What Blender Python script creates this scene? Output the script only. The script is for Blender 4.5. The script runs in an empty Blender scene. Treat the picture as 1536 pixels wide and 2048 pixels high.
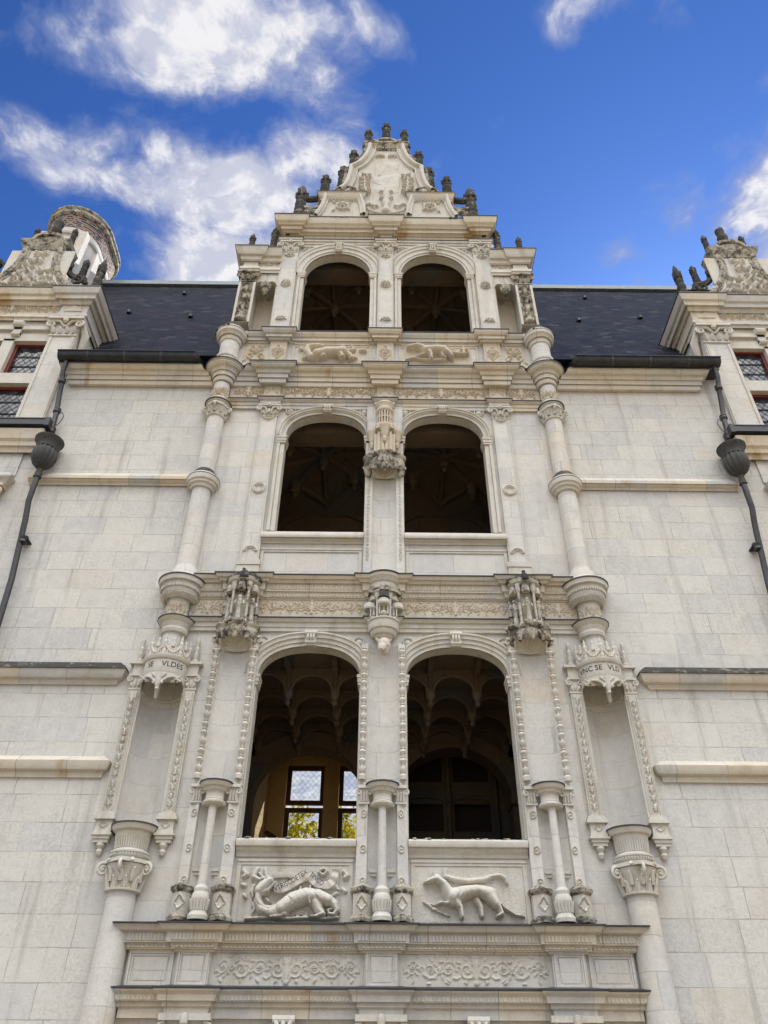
import bpy, math, random
import numpy as np
from mathutils import Vector, Matrix
rad = math.radians
S = bpy.context.scene
random.seed(7); RNG = np.random.RandomState(5)

# ------------------------------------------------------------------ camera
PITCH, YAW, ROLL, CX = rad(38.235), rad(0.299), rad(0.363), -0.055
F = Vector((math.sin(YAW)*math.cos(PITCH), math.cos(YAW)*math.cos(PITCH), math.sin(PITCH)))
R0 = Vector((math.cos(YAW), -math.sin(YAW), 0)); U0 = R0.cross(F)
R1 = R0*math.cos(ROLL)+U0*math.sin(ROLL); U1 = -R0*math.sin(ROLL)+U0*math.cos(ROLL)
cd = bpy.data.cameras.new('camera'); cam = bpy.data.objects.new('camera', cd)
S.collection.objects.link(cam); S.camera = cam
cd.sensor_fit = 'VERTICAL'; cd.sensor_height = 36; cd.lens = 36*1538/2048
cd.clip_start = .1; cd.clip_end = 3000
M = Matrix((R1, U1, -F)).transposed().to_4x4(); M.translation = (CX, -10, 1.6)
cam.matrix_world = M

# ------------------------------------------------------------------ light
SUN_AZ, SUN_EL = rad(30), rad(38)          # azimuth from +Y towards +X: the sun stands behind the castle
sd = Vector((math.sin(SUN_AZ)*math.cos(SUN_EL), math.cos(SUN_AZ)*math.cos(SUN_EL), math.sin(SUN_EL)))
sl = bpy.data.lights.new('sun', 'SUN'); sl.energy = 4.6; sl.angle = rad(.5); sl.color = (1, .94, .84)
so = bpy.data.objects.new('sun', sl); S.collection.objects.link(so)
so.rotation_euler = sd.to_track_quat('Z', 'Y').to_euler(); so.location = (20, 60, 60)
S.view_settings.view_transform = 'Standard'; S.view_settings.look = 'None'
S.view_settings.gamma = 1; S.view_settings.exposure = 0.75

class NT:
    """small helper around a node tree"""
    def __init__(s, tree): s.t = tree; s.t.nodes.clear()
    def n(s, typ, ins=None, **kw):
        nd = s.t.nodes.new(typ)
        for k, v in kw.items(): setattr(nd, k, v)
        for k, v in (ins or {}).items():
            sock = nd.inputs[k]
            if isinstance(v, bpy.types.NodeSocket): s.t.links.new(v, sock)
            else: sock.default_value = v
        return nd
    def math(s, op, a, b=0.0, c=None, clamp=False):
        d = {0: a, 1: b}
        if c is not None: d[2] = c
        return s.n('ShaderNodeMath', d, operation=op, use_clamp=clamp).outputs[0]
    def vmath(s, op, a, b=(0, 0, 0)):
        return s.n('ShaderNodeVectorMath', {0: a, 1: b}, operation=op).outputs[0]
    def mix(s, f, a, b, bt='MIX'):
        nd = s.t.nodes.new('ShaderNodeMix'); nd.data_type = 'RGBA'; nd.blend_type = bt
        for k, v in ((0, f), (6, a), (7, b)):
            if isinstance(v, bpy.types.NodeSocket): s.t.links.new(v, nd.inputs[k])
            else: nd.inputs[k].default_value = v if k == 0 else (*v[:3], 1)
        return nd.outputs[2]
    def noise(s, vec, scale, det=6, rough=.55, dist=0.):
        return s.n('ShaderNodeTexNoise', {'Vector': vec, 'Scale': scale, 'Detail': det, 'Roughness': rough, 'Distortion': dist}).outputs[0]
    def ramp(s, f, stops, interp='LINEAR'):
        nd = s.n('ShaderNodeValToRGB', {0: f}); cr = nd.color_ramp; cr.interpolation = interp
        while len(cr.elements) < len(stops): cr.elements.new(.5)
        for e, (p, c) in zip(cr.elements, stops):
            e.position = p; e.color = (*c, 1) if len(c) == 3 else c
        return nd.outputs[0]
    def maprange(s, v, a, b, c=0., d=1., smooth=True):
        return s.n('ShaderNodeMapRange', {0: v, 1: a, 2: b, 3: c, 4: d}, interpolation_type='SMOOTHSTEP' if smooth else 'LINEAR').outputs[0]

# ------------------------------------------------------------------ sky: Nishita with clouds laid on a plane high above
W = bpy.data.worlds.new('World'); S.world = W; W.use_nodes = True
w = NT(W.node_tree)
sky = w.n('ShaderNodeTexSky', sky_type='NISHITA', sun_disc=False, sun_elevation=SUN_EL, sun_rotation=SUN_AZ, altitude=100, air_density=1.0, dust_density=.3, ozone_density=3.0)
tc = w.n('ShaderNodeTexCoord').outputs['Generated']
sx = w.n('ShaderNodeSeparateXYZ', {0: tc})
zc = w.math('MAXIMUM', sx.outputs[2], .04)
u = w.math('DIVIDE', sx.outputs[0], zc); v = w.math('DIVIDE', sx.outputs[1], zc)
uv = w.n('ShaderNodeCombineXYZ', {0: u, 1: v, 2: 0.37}).outputs[0]
warp = w.n('ShaderNodeTexNoise', {'Vector': uv, 'Scale': 7., 'Detail': 4}).outputs['Color']
uvw = w.vmath('ADD', uv, w.vmath('MULTIPLY', w.vmath('SUBTRACT', warp, (.5, .5, .5)), (.09, .09, 0)))
fb = w.noise(uvw, 9.0, 9, .62)
fb2 = w.noise(w.vmath('ADD', uvw, (.012, .02, 0)), 9.0, 9, .62)
big = w.noise(uvw, 2.2, 3, .5)
# cloud banks: centre u, v, half-size along and across, turn, weight
BANKS = [(-.20, .365, .18, .09, 8, 1.3), (-.25, .30, .09, .07, 0, .9), (-.10, .40, .12, .06, 15, .85), (-.23, .555, .17, .09, 20, 1.2), (-.41, .50, .11, .06, 12, 1.15), (-.33, .545, .12, .06, 15, 1.2), (-.25, .70, .16, .12, 20, 1.35), (-.10, .52, .09, .075, 0, .95), (-.025, .335, .05, .035, 40, .75), (-.045, .445, .045, .06, 0, .7),
         (.215, .34, .055, .03, 150, .5), (.59, .56, .14, .15, 0, 1.35), (.49, .395, .05, .05, 0, .8), (.44, .585, .06, .05, 0, .55), (.64, .75, .16, .15, 0, 1.2), (.35, .65, .05, .03, 0, .5), (.30, .33, .09, .03, 20, .5), (-.8, .6, .25, .2, 0, .9), (-.5, .95, .3, .12, 0, .9)]
mask = None
for cu, cv, ra, rb, ang, wt in BANKS:
    p = w.vmath('SUBTRACT', uvw, (cu, cv, .37))
    mp = w.n('ShaderNodeMapping', {'Vector': p, 'Rotation': (0, 0, -rad(ang)), 'Scale': (1, 1, 1)}, vector_type='POINT').outputs[0]
    ln = w.n('ShaderNodeVectorMath', {0: w.vmath('MULTIPLY', mp, (1/ra, 1/rb, 0))}, operation='LENGTH').outputs['Value']
    g = w.math('MULTIPLY', w.maprange(ln, 1.45, .2), wt)
    mask = g if mask is None else w.math('MAXIMUM', mask, g)
# unseen bright cloud cover, added behind the viewer to light the facade
back = w.maprange(v, .12, -.25)
haze_ = w.maprange(v, 1.3, 3.2)
mask = w.math('MAXIMUM', mask, w.math('MULTIPLY', haze_, 2.0))
mask = w.math('MAXIMUM', mask, w.math('MULTIPLY', back, w.maprange(big, .3, .62, .55, 1.0)))
dens = w.math('ADD', w.math('MULTIPLY', mask, 1.05), w.math('MULTIPLY', w.math('SUBTRACT', fb, .5), 2.5))
cover = w.maprange(dens, .22, 1.12)
lit = w.maprange(w.math('SUBTRACT', fb, fb2), -.06, .10)
thick = w.maprange(dens, .55, 1.25)
ccol = w.mix(thick, (.34, .40, .64), w.mix(lit, (.66, .68, .80), (1.0, .99, 1.0)))
ccol = w.mix(back, ccol, (.99, .985, .975))
skyg = w.n('ShaderNodeGamma', {0: w.vmath('MULTIPLY', sky.outputs[0], (.16, .16, .16)), 1: 1.3}).outputs[0]
skym = w.vmath('MULTIPLY', skyg, (3.5, 5.15, 7.5))
camp = w.n('ShaderNodeVectorMath', {0: ccol, 'Scale': w.math('ADD', 5.6, w.math('MULTIPLY', back, w.maprange(sx.outputs[2], .38, .93, .0, 38.0)))}, operation='SCALE').outputs[0]  # extra brightness of the added back cloud, growing with elevation
col = w.mix(w.math('MULTIPLY', cover, .95), skym, camp)
bg = w.n('ShaderNodeBackground', {'Color': col, 'Strength': .1})
wo = w.n('ShaderNodeOutputWorld', {0: bg.outputs[0]})

# ------------------------------------------------------------------ materials (all procedural, in world coordinates)
MATS = {}
def stone(name, base, joints=True, row=.345, lichen=.35, ochre=.3, dark=0., dirt=.5, bump=.35, fine=1., joint=.7):
    m = bpy.data.materials.new(name); m.use_nodes = True; t = NT(m.node_tree)
    pos = t.n('ShaderNodeNewGeometry').outputs['Position']
    sp = t.n('ShaderNodeSeparateXYZ', {0: pos})
    base = tuple(base)
    n1 = t.noise(pos, 2.3, 6, .62); n2 = t.noise(pos, 11, 6, .65); n3 = t.noise(pos, 60*fine, 3, .6)
    c = base; h = t.math('MULTIPLY', n3, .35)
    hj = None
    if joints:
        rowi = t.math('FLOOR', t.math('DIVIDE', sp.outputs[2], row))
        wn = t.n('ShaderNodeTexWhiteNoise', {'W': rowi}, noise_dimensions='1D').outputs[0]
        un = t.math('ADD', sp.outputs[0] if row > 1 else t.math('ADD', sp.outputs[0], sp.outputs[1]), t.math('MULTIPLY', wn, .9))
        wob = t.math('MULTIPLY', t.math('SUBTRACT', t.noise(pos, 3.5, 2), .5), .03)
        bv = t.n('ShaderNodeCombineXYZ', {0: t.math('ADD', un, wob), 1: t.math('ADD', sp.outputs[2], t.math('MULTIPLY', wob, .7)), 2: 0.}).outputs[0]
        br = t.n('ShaderNodeTexBrick', {'Vector': bv, 'Color1': (0, 0, 0, 1), 'Color2': (1, 1, 1, 1), 'Mortar': (.5, .5, .5, 1), 'Scale': 1., 'Mortar Size': .0065, 'Mortar Smooth': .25, 'Bias': 0., 'Brick Width': .66, 'Row Height': row}, offset=.5, squash=.78, squash_frequency=3)
        rnd = br.outputs['Color']; mort = br.outputs['Fac']
        b = np.array(base)
        g = b.mean()*np.array([1.0, .995, .975])
        oc = b*np.array([1.0, .83, .60])
        tint = t.ramp(rnd, [(0, tuple(g*.91)), (.22, tuple(g*.98)), (.5, tuple(b)), (.80, tuple(b*1.07)), (1-.18*ochre, tuple(b*1.02)), (1.0, tuple(b*(1-ochre*.6)+oc*ochre*.6))])
        c = tint
        # the mortar comes and goes: filled flush in places, open and dirty in others
        mvis = t.maprange(t.noise(pos, 1.7, 4), .38, .62, .25, 1.)
        mort = t.math('MULTIPLY', mort, mvis)
        hj = mort
    if not joints: c = t.mix(t.maprange(n1, .35, .7), base, tuple(np.array(base)*np.array([.96, .90, .80])))
    # soft patches of warm limewash and of cold grey weathering
    wp = t.maprange(t.noise(pos, .8, 5, .6), .48, .72)
    c = t.mix(t.math('MULTIPLY', wp, .5*ochre), c, tuple(np.array(base)*np.array([1.0, .86, .66])))
    gp = t.math('MULTIPLY', t.maprange(t.noise(pos, 23., 8, .78), .42, .66), t.maprange(t.noise(pos, 1.1, 6, .7), .30, .66))
    cl_ = t.maprange(t.noise(pos, 6.5, 5, .55), .35, .68)
    c = t.mix(t.math('MULTIPLY', cl_, .38), c, tuple(np.minimum(np.array(base)*np.array([1.17, 1.17, 1.18]), .8)))
    c = t.mix(t.math('MULTIPLY', t.maprange(t.noise(pos, 4.1, 5, .6), .52, .75), .40), c, tuple(np.array(base)*np.array([.76, .75, .73])))
    c = t.mix(t.math('MULTIPLY', gp, min(1., lichen*.95)), c, tuple(np.array(base)*np.array([.55, .55, .54])))
    # fine grain: pale and dark specks
    c = t.mix(t.math('MULTIPLY', t.maprange(n3, .55, .78), .5), c, tuple(np.minimum(np.array(base)*1.35, .85)))
    c = t.mix(t.math('MULTIPLY', t.maprange(t.noise(pos, 38*fine, 4, .7), .56, .74), min(1., .38*(.4+lichen))), c, tuple(np.array(base)*.42))
    # rain streaks
    sv = t.vmath('MULTIPLY', pos, (4.5, 4.5, .35))
    st = t.math('MULTIPLY', t.maprange(t.noise(sv, 1.0, 5, .6), .52, .75), dirt)
    c = t.mix(t.math('MULTIPLY', st, .75), c, tuple(np.array(base)*np.array([.52, .50, .46])))
    if name.startswith('cream lime'):
        oc_ = t.maprange(t.noise(t.vmath('MULTIPLY', pos, (1.3, 1.3, .5)), 1., 4, .6), .60, .70)
        c = t.mix(t.math('MULTIPLY', oc_, .75), c, (.34, .22, .09))
    if dark > 0:
        dn = t.maprange(t.math('ADD', t.noise(pos, 6., 6, .7), t.math('MULTIPLY', t.noise(pos, 22., 4, .7), .5)), 1.0-.62*dark, 1.12-.42*dark)
        c = t.mix(t.math('MULTIPLY', dn, .93), c, (.030, .031, .030))
    if hj is not None: c = t.mix(t.math('MULTIPLY', hj, joint), c, tuple(np.array(base)*.38))
    hh = t.math('ADD', t.math('MULTIPLY', n2, .7), h)
    if hj is not None: hh = t.math('SUBTRACT', hh, t.math('MULTIPLY', hj, .55))
    bp = t.n('ShaderNodeBump', {'Height': hh, 'Strength': bump, 'Distance': .02}).outputs[0]
    bs = t.n('ShaderNodeBsdfPrincipled', {'Base Color': c, 'Roughness': .9, 'Specular IOR Level': .2, 'Normal': bp})
    t.n('ShaderNodeOutputMaterial', {0: bs.outputs[0]})
    MATS[name] = m; return m
def plain(name, col, rough=.5, metal=0., var=.25, scale=8., spec=.5, bump=.1):
    m = bpy.data.materials.new(name); m.use_nodes = True; t = NT(m.node_tree)
    pos = t.n('ShaderNodeNewGeometry').outputs['Position']
    n = t.noise(pos, scale, 6, .65)
    c = t.mix(t.maprange(n, .3, .7), tuple(np.array(col)*(1-var)), tuple(np.array(col)*(1+var)))
    bp = t.n('ShaderNodeBump', {'Height': t.noise(pos, scale*5, 4), 'Strength': bump, 'Distance': .01}).outputs[0]
    bs = t.n('ShaderNodeBsdfPrincipled', {'Base Color': c, 'Roughness': t.maprange(n, .3, .7, max(rough-.12, .05), min(rough+.12, 1)), 'Metallic': metal, 'Specular IOR Level': spec, 'Normal': bp})
    t.n('ShaderNodeOutputMaterial', {0: bs.outputs[0]})
    MATS[name] = m; return m
STONE = (.525, .512, .475)
ashlar = stone('ashlar', STONE, True, lichen=.55, ochre=.32, dirt=.85, joint=.58)
bayst = stone('bay ashlar', (.535, .52, .485), True, row=.36, lichen=.35, ochre=.75, dirt=.35, joint=.4)
carved = stone('carved limestone', (.525, .51, .47), False, lichen=.38, ochre=.35, dirt=.7, bump=.3)
cream = stone('cream limestone', (.52, .475, .395), True, row=3.1, lichen=.3, ochre=.7, dirt=.5, bump=.3)
creamc = stone('cream carving', (.52, .47, .39), False, lichen=.25, ochre=.5, dirt=.35, bump=.3)
worn = stone('lichened stone', (.42, .39, .33), False, lichen=.6, ochre=.3, dark=.55, dirt=.8, bump=.6)
black = stone('black lichened stone', (.33, .30, .25), False, lichen=.7, ochre=.2, dark=.88, dirt=.9, bump=.8)
inner = stone('shade-darkened interior stone', (.13, .095, .064), True, row=.4, lichen=.2, ochre=.6, dirt=.3, bump=.2)  # the shade of the landings is put into this darker base colour
lead = plain('lead sheet', (.035, .037, .044), .55, .0, .35, 5)
zinc = plain('dark zinc', (.022, .023, .028), .42, .3, .4, 6)
iron = plain('painted cast iron', (.024, .022, .024), .45, .0, .5, 9, bump=.3)
stained = stone('stained limestone', (.46, .44, .39), False, lichen=.5, ochre=.3, dark=.46, dirt=.9, bump=.5)
ironold = plain('old cast iron', (.035, .035, .033), .7, .0, .6, 14, bump=.6)
redwood = plain('red painted wood', (.13, .014, .012), .5, 0, .3, 20)
brownwood = plain('brown window wood', (.10, .034, .018), .5, 0, .3, 20)
leadcame = plain('lead came', (.03, .03, .032), .6, 0, .2, 20)
void = plain('dark coffer back', (.03, .018, .012), .8, 0, .2, 5)  # near-black backing for the coffer openings
letter = plain('black inlaid letters', (.012, .012, .012), .8, 0, .2, 20)

def slate_mat():
    m = bpy.data.materials.new('slate'); m.use_nodes = True; t = NT(m.node_tree)
    pos = t.n('ShaderNodeNewGeometry').outputs['Position']
    sp = t.n('ShaderNodeSeparateXYZ', {0: pos})
    sv = t.n('ShaderNodeCombineXYZ', {0: t.math('ADD', sp.outputs[0], t.math('MULTIPLY', t.noise(pos, 3, 2), .02)), 1: t.math('MULTIPLY', sp.outputs[2], 1.0), 2: 0.}).outputs[0]
    br = t.n('ShaderNodeTexBrick', {'Vector': sv, 'Color1': (0, 0, 0, 1), 'Color2': (1, 1, 1, 1), 'Mortar': (.5, .5, .5, 1), 'Scale': 1., 'Mortar Size': .006, 'Mortar Smooth': .1, 'Bias': 0., 'Brick Width': .24, 'Row Height': .15})
    c = t.ramp(br.outputs['Color'], [(0, (.006, .007, .011)), (.35, (.011, .013, .019)), (.7, (.018, .019, .028)), (.93, (.030, .031, .042)), (1, (.055, .055, .066))])
    pv = t.vmath('MULTIPLY', pos, (1.2, .3, .8))
    c = t.mix(t.math('MULTIPLY', t.maprange(t.noise(pv, 1.2, 5, .6), .5, .7), .55), c, (.026, .016, .022))
    c = t.mix(t.math('MULTIPLY', t.maprange(t.noise(t.vmath('ADD', pv, (7, 3, 1)), 1.4, 5, .6), .55, .72), .5), c, (.014, .026, .040))
    # lime runs below the vents and along some courses
    c = t.mix(t.math('MULTIPLY', t.maprange(t.noise(t.vmath('MULTIPLY', pos, (3., .0, .5)), 1., 5, .7), .58, .75), .45), c, (.06, .064, .085))
    c = t.mix(t.math('MULTIPLY', t.maprange(t.noise(t.vmath('MULTIPLY', pos, (2.5, 0, 14.)), 2., 5, .75), .60, .74), .5), c, (.09, .093, .115))
    c = t.mix(br.outputs['Fac'], c, (.006, .006, .008))
    saw = t.math('FRACT', t.math('DIVIDE', sp.outputs[2], .15))
    h = t.math('ADD', t.math('MULTIPLY', t.math('SUBTRACT', 1., saw), .8), t.math('MULTIPLY', br.outputs['Color'], .5))
    bp = t.n('ShaderNodeBump', {'Height': h, 'Strength': .7, 'Distance': .02}).outputs[0]
    bs = t.n('ShaderNodeBsdfPrincipled', {'Base Color': c, 'Roughness': t.maprange(br.outputs['Color'], 0, 1, .5, .7), 'Normal': bp, 'Specular IOR Level': .05})
    t.n('ShaderNodeOutputMaterial', {0: bs.outputs[0]}); return m
slate = slate_mat()

def quarry_glass(name, see):
    """leaded diamond quarries: each pane tilts a little and has its own tone"""
    m = bpy.data.materials.new(name); m.use_nodes = True; t = NT(m.node_tree)
    pos = t.n('ShaderNodeNewGeometry').outputs['Position']; sp = t.n('ShaderNodeSeparateXYZ', {0: pos})
    q = .13
    a = t.math('ADD', t.math('DIVIDE', sp.outputs[0], q), t.math('DIVIDE', sp.outputs[2], q*1.25))
    b = t.math('SUBTRACT', t.math('DIVIDE', sp.outputs[0], q), t.math('DIVIDE', sp.outputs[2], q*1.25))
    cell = t.n('ShaderNodeCombineXYZ', {0: t.math('FLOOR', a), 1: t.math('FLOOR', b), 2: 0.}).outputs[0]
    wn = t.n('ShaderNodeTexWhiteNoise', {'Vector': cell}, noise_dimensions='3D')
    nrm = t.n('ShaderNodeNewGeometry').outputs['Normal']
    tilt = t.vmath('MULTIPLY', t.vmath('SUBTRACT', wn.outputs['Color'], (.5, .5, .5)), (.07, .07, .07))
    nn = t.vmath('NORMALIZE', t.vmath('ADD', nrm, tilt))
    rough = t.maprange(t.noise(pos, 30, 3), .3, .7, .03, .12)
    if see:
        gl = t.n('ShaderNodeBsdfGlossy', {'Color': (.8, .85, .9, 1), 'Roughness': .08, 'Normal': nn})
        tr = t.n('ShaderNodeBsdfTransparent', {'Color': t.mix(wn.outputs['Value'], (.78, .84, .86), (.95, .97, .97))})
        sh = t.n('ShaderNodeMixShader', {0: .07, 1: tr.outputs[0], 2: gl.outputs[0]}).outputs[0]
    else:
        c = t.ramp(wn.outputs['Value'], [(0, (.012, .016, .026)), (.6, (.030, .040, .060)), (.88, (.06, .068, .09)), (1, (.11, .10, .10))])
        sh = t.n('ShaderNodeBsdfPrincipled', {'Base Color': c, 'Roughness': rough, 'Normal': nn, 'Specular IOR Level': .6, 'IOR': 1.55}).outputs[0]
    t.n('ShaderNodeOutputMaterial', {0: sh}); return m
glass_dark = quarry_glass('leaded glass', False)
glass_see = quarry_glass('clear leaded glass', True)

def brick_pattern():
    m = bpy.data.materials.new('patterned brick'); m.use_nodes = True; t = NT(m.node_tree)
    pos = t.n('ShaderNodeNewGeometry').outputs['Position']; sp = t.n('ShaderNodeSeparateXYZ', {0: pos})
    un = t.math('ADD', t.math('MULTIPLY', sp.outputs[0], 1.), t.math('MULTIPLY', sp.outputs[1], -1.))
    zz = t.math('MULTIPLY', sp.outputs[2], 1.0)
    a = t.math('FRACT', t.math('MULTIPLY', t.math('ADD', un, zz), 2.9)); b = t.math('FRACT', t.math('MULTIPLY', t.math('SUBTRACT', un, zz), 2.9))
    la = t.math('LESS_THAN', a, .17); lb = t.math('LESS_THAN', b, .17)
    f = t.math('MAXIMUM', la, lb)
    bv = t.n('ShaderNodeCombineXYZ', {0: un, 1: zz, 2: 0.}).outputs[0]
    br = t.n('ShaderNodeTexBrick', {'Vector': bv, 'Color1': (0, 0, 0, 1), 'Color2': (1, 1, 1, 1), 'Scale': 1., 'Mortar Size': .01, 'Brick Width': .22, 'Row Height': .075})
    c = t.mix(f, t.mix(br.outputs['Color'], (.02, .022, .045), (.06, .045, .065)), t.mix(br.outputs['Color'], (.26, .11, .08), (.40, .22, .16)))
    c = t.mix(br.outputs['Fac'], c, (.34, .31, .27))
    bs = t.n('ShaderNodeBsdfPrincipled', {'Base Color': c, 'Roughness': .85})
    t.n('ShaderNodeOutputMaterial', {0: bs.outputs[0]}); return m
brickpat = brick_pattern()

def leaf_mat():
    m = bpy.data.materials.new('autumn leaves'); m.use_nodes = True; t = NT(m.node_tree)
    pos = t.n('ShaderNodeNewGeometry').outputs['Position']
    c = t.ramp(t.noise(pos, 1.3, 4, .7), [(.3, (.10, .12, .015)), (.5, (.34, .28, .02)), (.7, (.55, .38, .03))])
    d = t.n('ShaderNodeBsdfDiffuse', {'Color': c}); tl = t.n('ShaderNodeBsdfTranslucent', {'Color': c})
    mx = t.n('ShaderNodeMixShader', {0: .6, 1: d.outputs[0], 2: tl.outputs[0]})
    t.n('ShaderNodeOutputMaterial', {0: mx.outputs[0]}); return m
leafm = leaf_mat()
bark = plain('bark', (.07, .05, .035), .9, 0, .4, 12, bump=.8)
gravel = plain('pale courtyard gravel', (.27, .21, .125), .95, 0, .22, 6, bump=.8)
lawn = plain('lawn', (.07, .10, .03), .95, 0, .3, 2)

# ------------------------------------------------------------------ mesh toolkit
def A(Z, y=0.):
    """height that is seen at facade height Z when it stands y metres behind the facade plane (y < 0: in front)"""
    return 1.6+(Z-1.6)*(1+y/10)
class MB:
    def __init__(s, sx=1): s.v = []; s.f = []; s.nv = 0; s.sx = sx
    def add(s, v, f):
        v = np.asarray(v, float).reshape(-1, 3); s.v.append(v)
        o = s.nv
        for q in f: s.f.append([i+o for i in q])
        s.nv += len(v); return s
    def box(s, x0, x1, y0, y1, z0, z1, taper=0.):
        if x1 < x0: x0, x1 = x1, x0
        t = taper
        v = [(x0+t, y0+t, z0), (x1-t, y0+t, z0), (x1-t, y1, z0), (x0+t, y1, z0), (x0, y0, z1), (x1, y0, z1), (x1, y1, z1), (x0, y1, z1)]
        return s.add(v, [(3, 2, 1, 0), (4, 5, 6, 7), (0, 1, 5, 4), (1, 2, 6, 5), (2, 3, 7, 6), (3, 0, 4, 7)])
    def prism(s, poly, y0, y1):
        """polygon in x,z (anticlockwise seen from the front) extruded from y0 (front) to y1"""
        n = len(poly)
        v = [(x, y0, z) for x, z in poly]+[(x, y1, z) for x, z in poly]
        f = [tuple(range(n)), tuple(range(2*n-1, n-1, -1))]
        f += [(i, i+n, (i+1) % n+n, (i+1) % n) for i in range(n)]
        return s.add(v, f)
    def plan(s, path, z0, z1, cap=True):
        """open plan path x,y (left to right) raised into a wall strip, closed on top and below"""
        n = len(path)
        v = [(x, y, z0) for x, y in path]+[(x, y, z1) for x, y in path]
        f = [(i, i+1, i+1+n, i+n) for i in range(n-1)]
        if cap: f += [tuple(range(n, 2*n)), tuple(range(n-1, -1, -1))]
        return s.add(v, f)
    def lathe(s, prof, cx=0., cy=0., a0=0., a1=360., n=20, flute=0, fd=0., sq=1.):
        full = abs(a1-a0) >= 359.9
        m = n if full else n+1
        P_ = []
        for r, z in prof:
            for i in range(m):
                a = rad(a0+(a1-a0)*i/n)
                rr = r*(1+fd*math.cos(flute*a)) if flute else r
                P_.append((cx+rr*math.cos(a), cy+rr*math.sin(a)*sq, z))
        f = []
        for k in range(len(prof)-1):
            for i in range(n):
                j = (i+1) % m
                f.append((k*m+i, k*m+j, (k+1)*m+j, (k+1)*m+i))
        if prof[0][0] > .004: f.append(tuple(range(m-1, -1, -1)))
        if prof[-1][0] > .004: f.append(tuple((len(prof)-1)*m+i for i in range(m)))
        return s.add(P_, f)
    def tube(s, pts, r, n=8, cap=True):
        pts = [Vector(p) for p in pts]; rs = r if isinstance(r, (list, tuple)) else [r]*len(pts)
        V_ = []; up = None
        for i, p in enumerate(pts):
            d = (pts[min(i+1, len(pts)-1)]-pts[max(i-1, 0)]).normalized()
            if up is None: up = Vector((0, 0, 1)) if abs(d.z) < .9 else Vector((0, 1, 0))
            a = d.cross(up).normalized(); b = a.cross(d); up = b
            for k in range(n):
                t = 2*math.pi*k/n; V_.append(tuple(p+a*(rs[i]*math.cos(t))+b*(rs[i]*math.sin(t))))
        f = [(i*n+k, i*n+(k+1) % n, (i+1)*n+(k+1) % n, (i+1)*n+k) for i in range(len(pts)-1) for k in range(n)]
        if cap: f += [tuple(range(n-1, -1, -1)), tuple((len(pts)-1)*n+k for k in range(n))]
        return s.add(V_, f)
    def sweep(s, prof, path, ends=True):
        """moulding: prof = (out, z) from bottom to top, swept along a plan path x,y running left to right"""
        n = len(path); nr = []
        for i in range(n-1):
            dx, dy = path[i+1][0]-path[i][0], path[i+1][1]-path[i][1]; L = math.hypot(dx, dy) or 1
            nr.append((dy/L, -dx/L))
        mt = []
        for i in range(n):
            a = nr[max(i-1, 0)]; b = nr[min(i, n-2)]
            k = 1+a[0]*b[0]+a[1]*b[1]; k = max(k, .25)
            mt.append(((a[0]+b[0])/k, (a[1]+b[1])/k))
        m = len(prof)
        V_ = [(path[i][0]+mt[i][0]*o, path[i][1]+mt[i][1]*o, z) for i in range(n) for o, z in prof]
        f = [(i*m+k, (i+1)*m+k, (i+1)*m+k+1, i*m+k+1) for i in range(n-1) for k in range(m-1)]
        if ends: f += [tuple(range(m-1, -1, -1)), tuple((n-1)*m+k for k in range(m))]
        return s.add(V_, f)
    def arcsweep(s, prof, path, y0=0.):
        """archivolt: prof = (distance outwards from the inner edge, projection) swept along an x,z curve (left to right over the top)"""
        n = len(path); nr = []
        for i in range(n-1):
            dx, dz = path[i+1][0]-path[i][0], path[i+1][1]-path[i][1]; L = math.hypot(dx, dz) or 1
            nr.append((-dz/L, dx/L))
        V_ = []; m = len(prof)
        for i in range(n):
            a = nr[max(i-1, 0)]; b = nr[min(i, n-2)]; k = 1+a[0]*b[0]+a[1]*b[1]
            mx, mz = (a[0]+b[0])/k, (a[1]+b[1])/k
            for d, o in prof: V_.append((path[i][0]+mx*d, y0-o, path[i][1]+mz*d))
        f = [(i*m+k, (i+1)*m+k, (i+1)*m+k+1, i*m+k+1) for i in range(n-1) for k in range(m-1)]
        return s.add(V_, [q[::-1] for q in f])
    def grid(s, P3):
        """P3: rows x cols x 3 array"""
        r, c, _ = P3.shape
        i = np.arange((r-1)*(c-1)); a = (i//(c-1))*c+i % (c-1)
        f = np.stack([a, a+1, a+1+c, a+c], 1)
        return s.add(P3.reshape(-1, 3), f.tolist())
    def holes(s, x0, x1, z0, z1, y, hl, back=None):
        """flat wall facing the viewer with rectangular holes"""
        xs = sorted({x0, x1, *[h[0] for h in hl], *[h[1] for h in hl]}); zs = sorted({z0, z1, *[h[2] for h in hl], *[h[3] for h in hl]})
        for i in range(len(xs)-1):
            for k in range(len(zs)-1):
                a, b, c, d = xs[i], xs[i+1], zs[k], zs[k+1]
                if a < x0-1e-6 or b > x1+1e-6 or c < z0-1e-6 or d > z1+1e-6: continue
                mx, mz = (a+b)/2, (c+d)/2
                if any(h[0] < mx < h[1] and h[2] < mz < h[3] for h in hl): continue
                s.add([(a, y, c), (b, y, c), (b, y, d), (a, y, d)], [(0, 1, 2, 3)])
        return s
    def build(s, name, mat, parent=None, label=None, kind=None, smooth=32., offset=(0, 0, 0)):
        V_ = np.concatenate(s.v) if s.v else np.zeros((0, 3))
        V_ = V_-np.array(offset)
        f = s.f
        if s.sx < 0:
            V_ = V_*np.array([-1, 1, 1]); f = [q[::-1] for q in f]
        me = bpy.data.meshes.new(name); me.from_pydata(V_.tolist(), [], f); me.update()
        if smooth:
            me.polygons.foreach_set('use_smooth', [True]*len(me.polygons))
            me.set_sharp_from_angle(angle=rad(smooth))
        me.materials.append(mat)
        o = bpy.data.objects.new(name, me); S.collection.objects.link(o)
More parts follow.
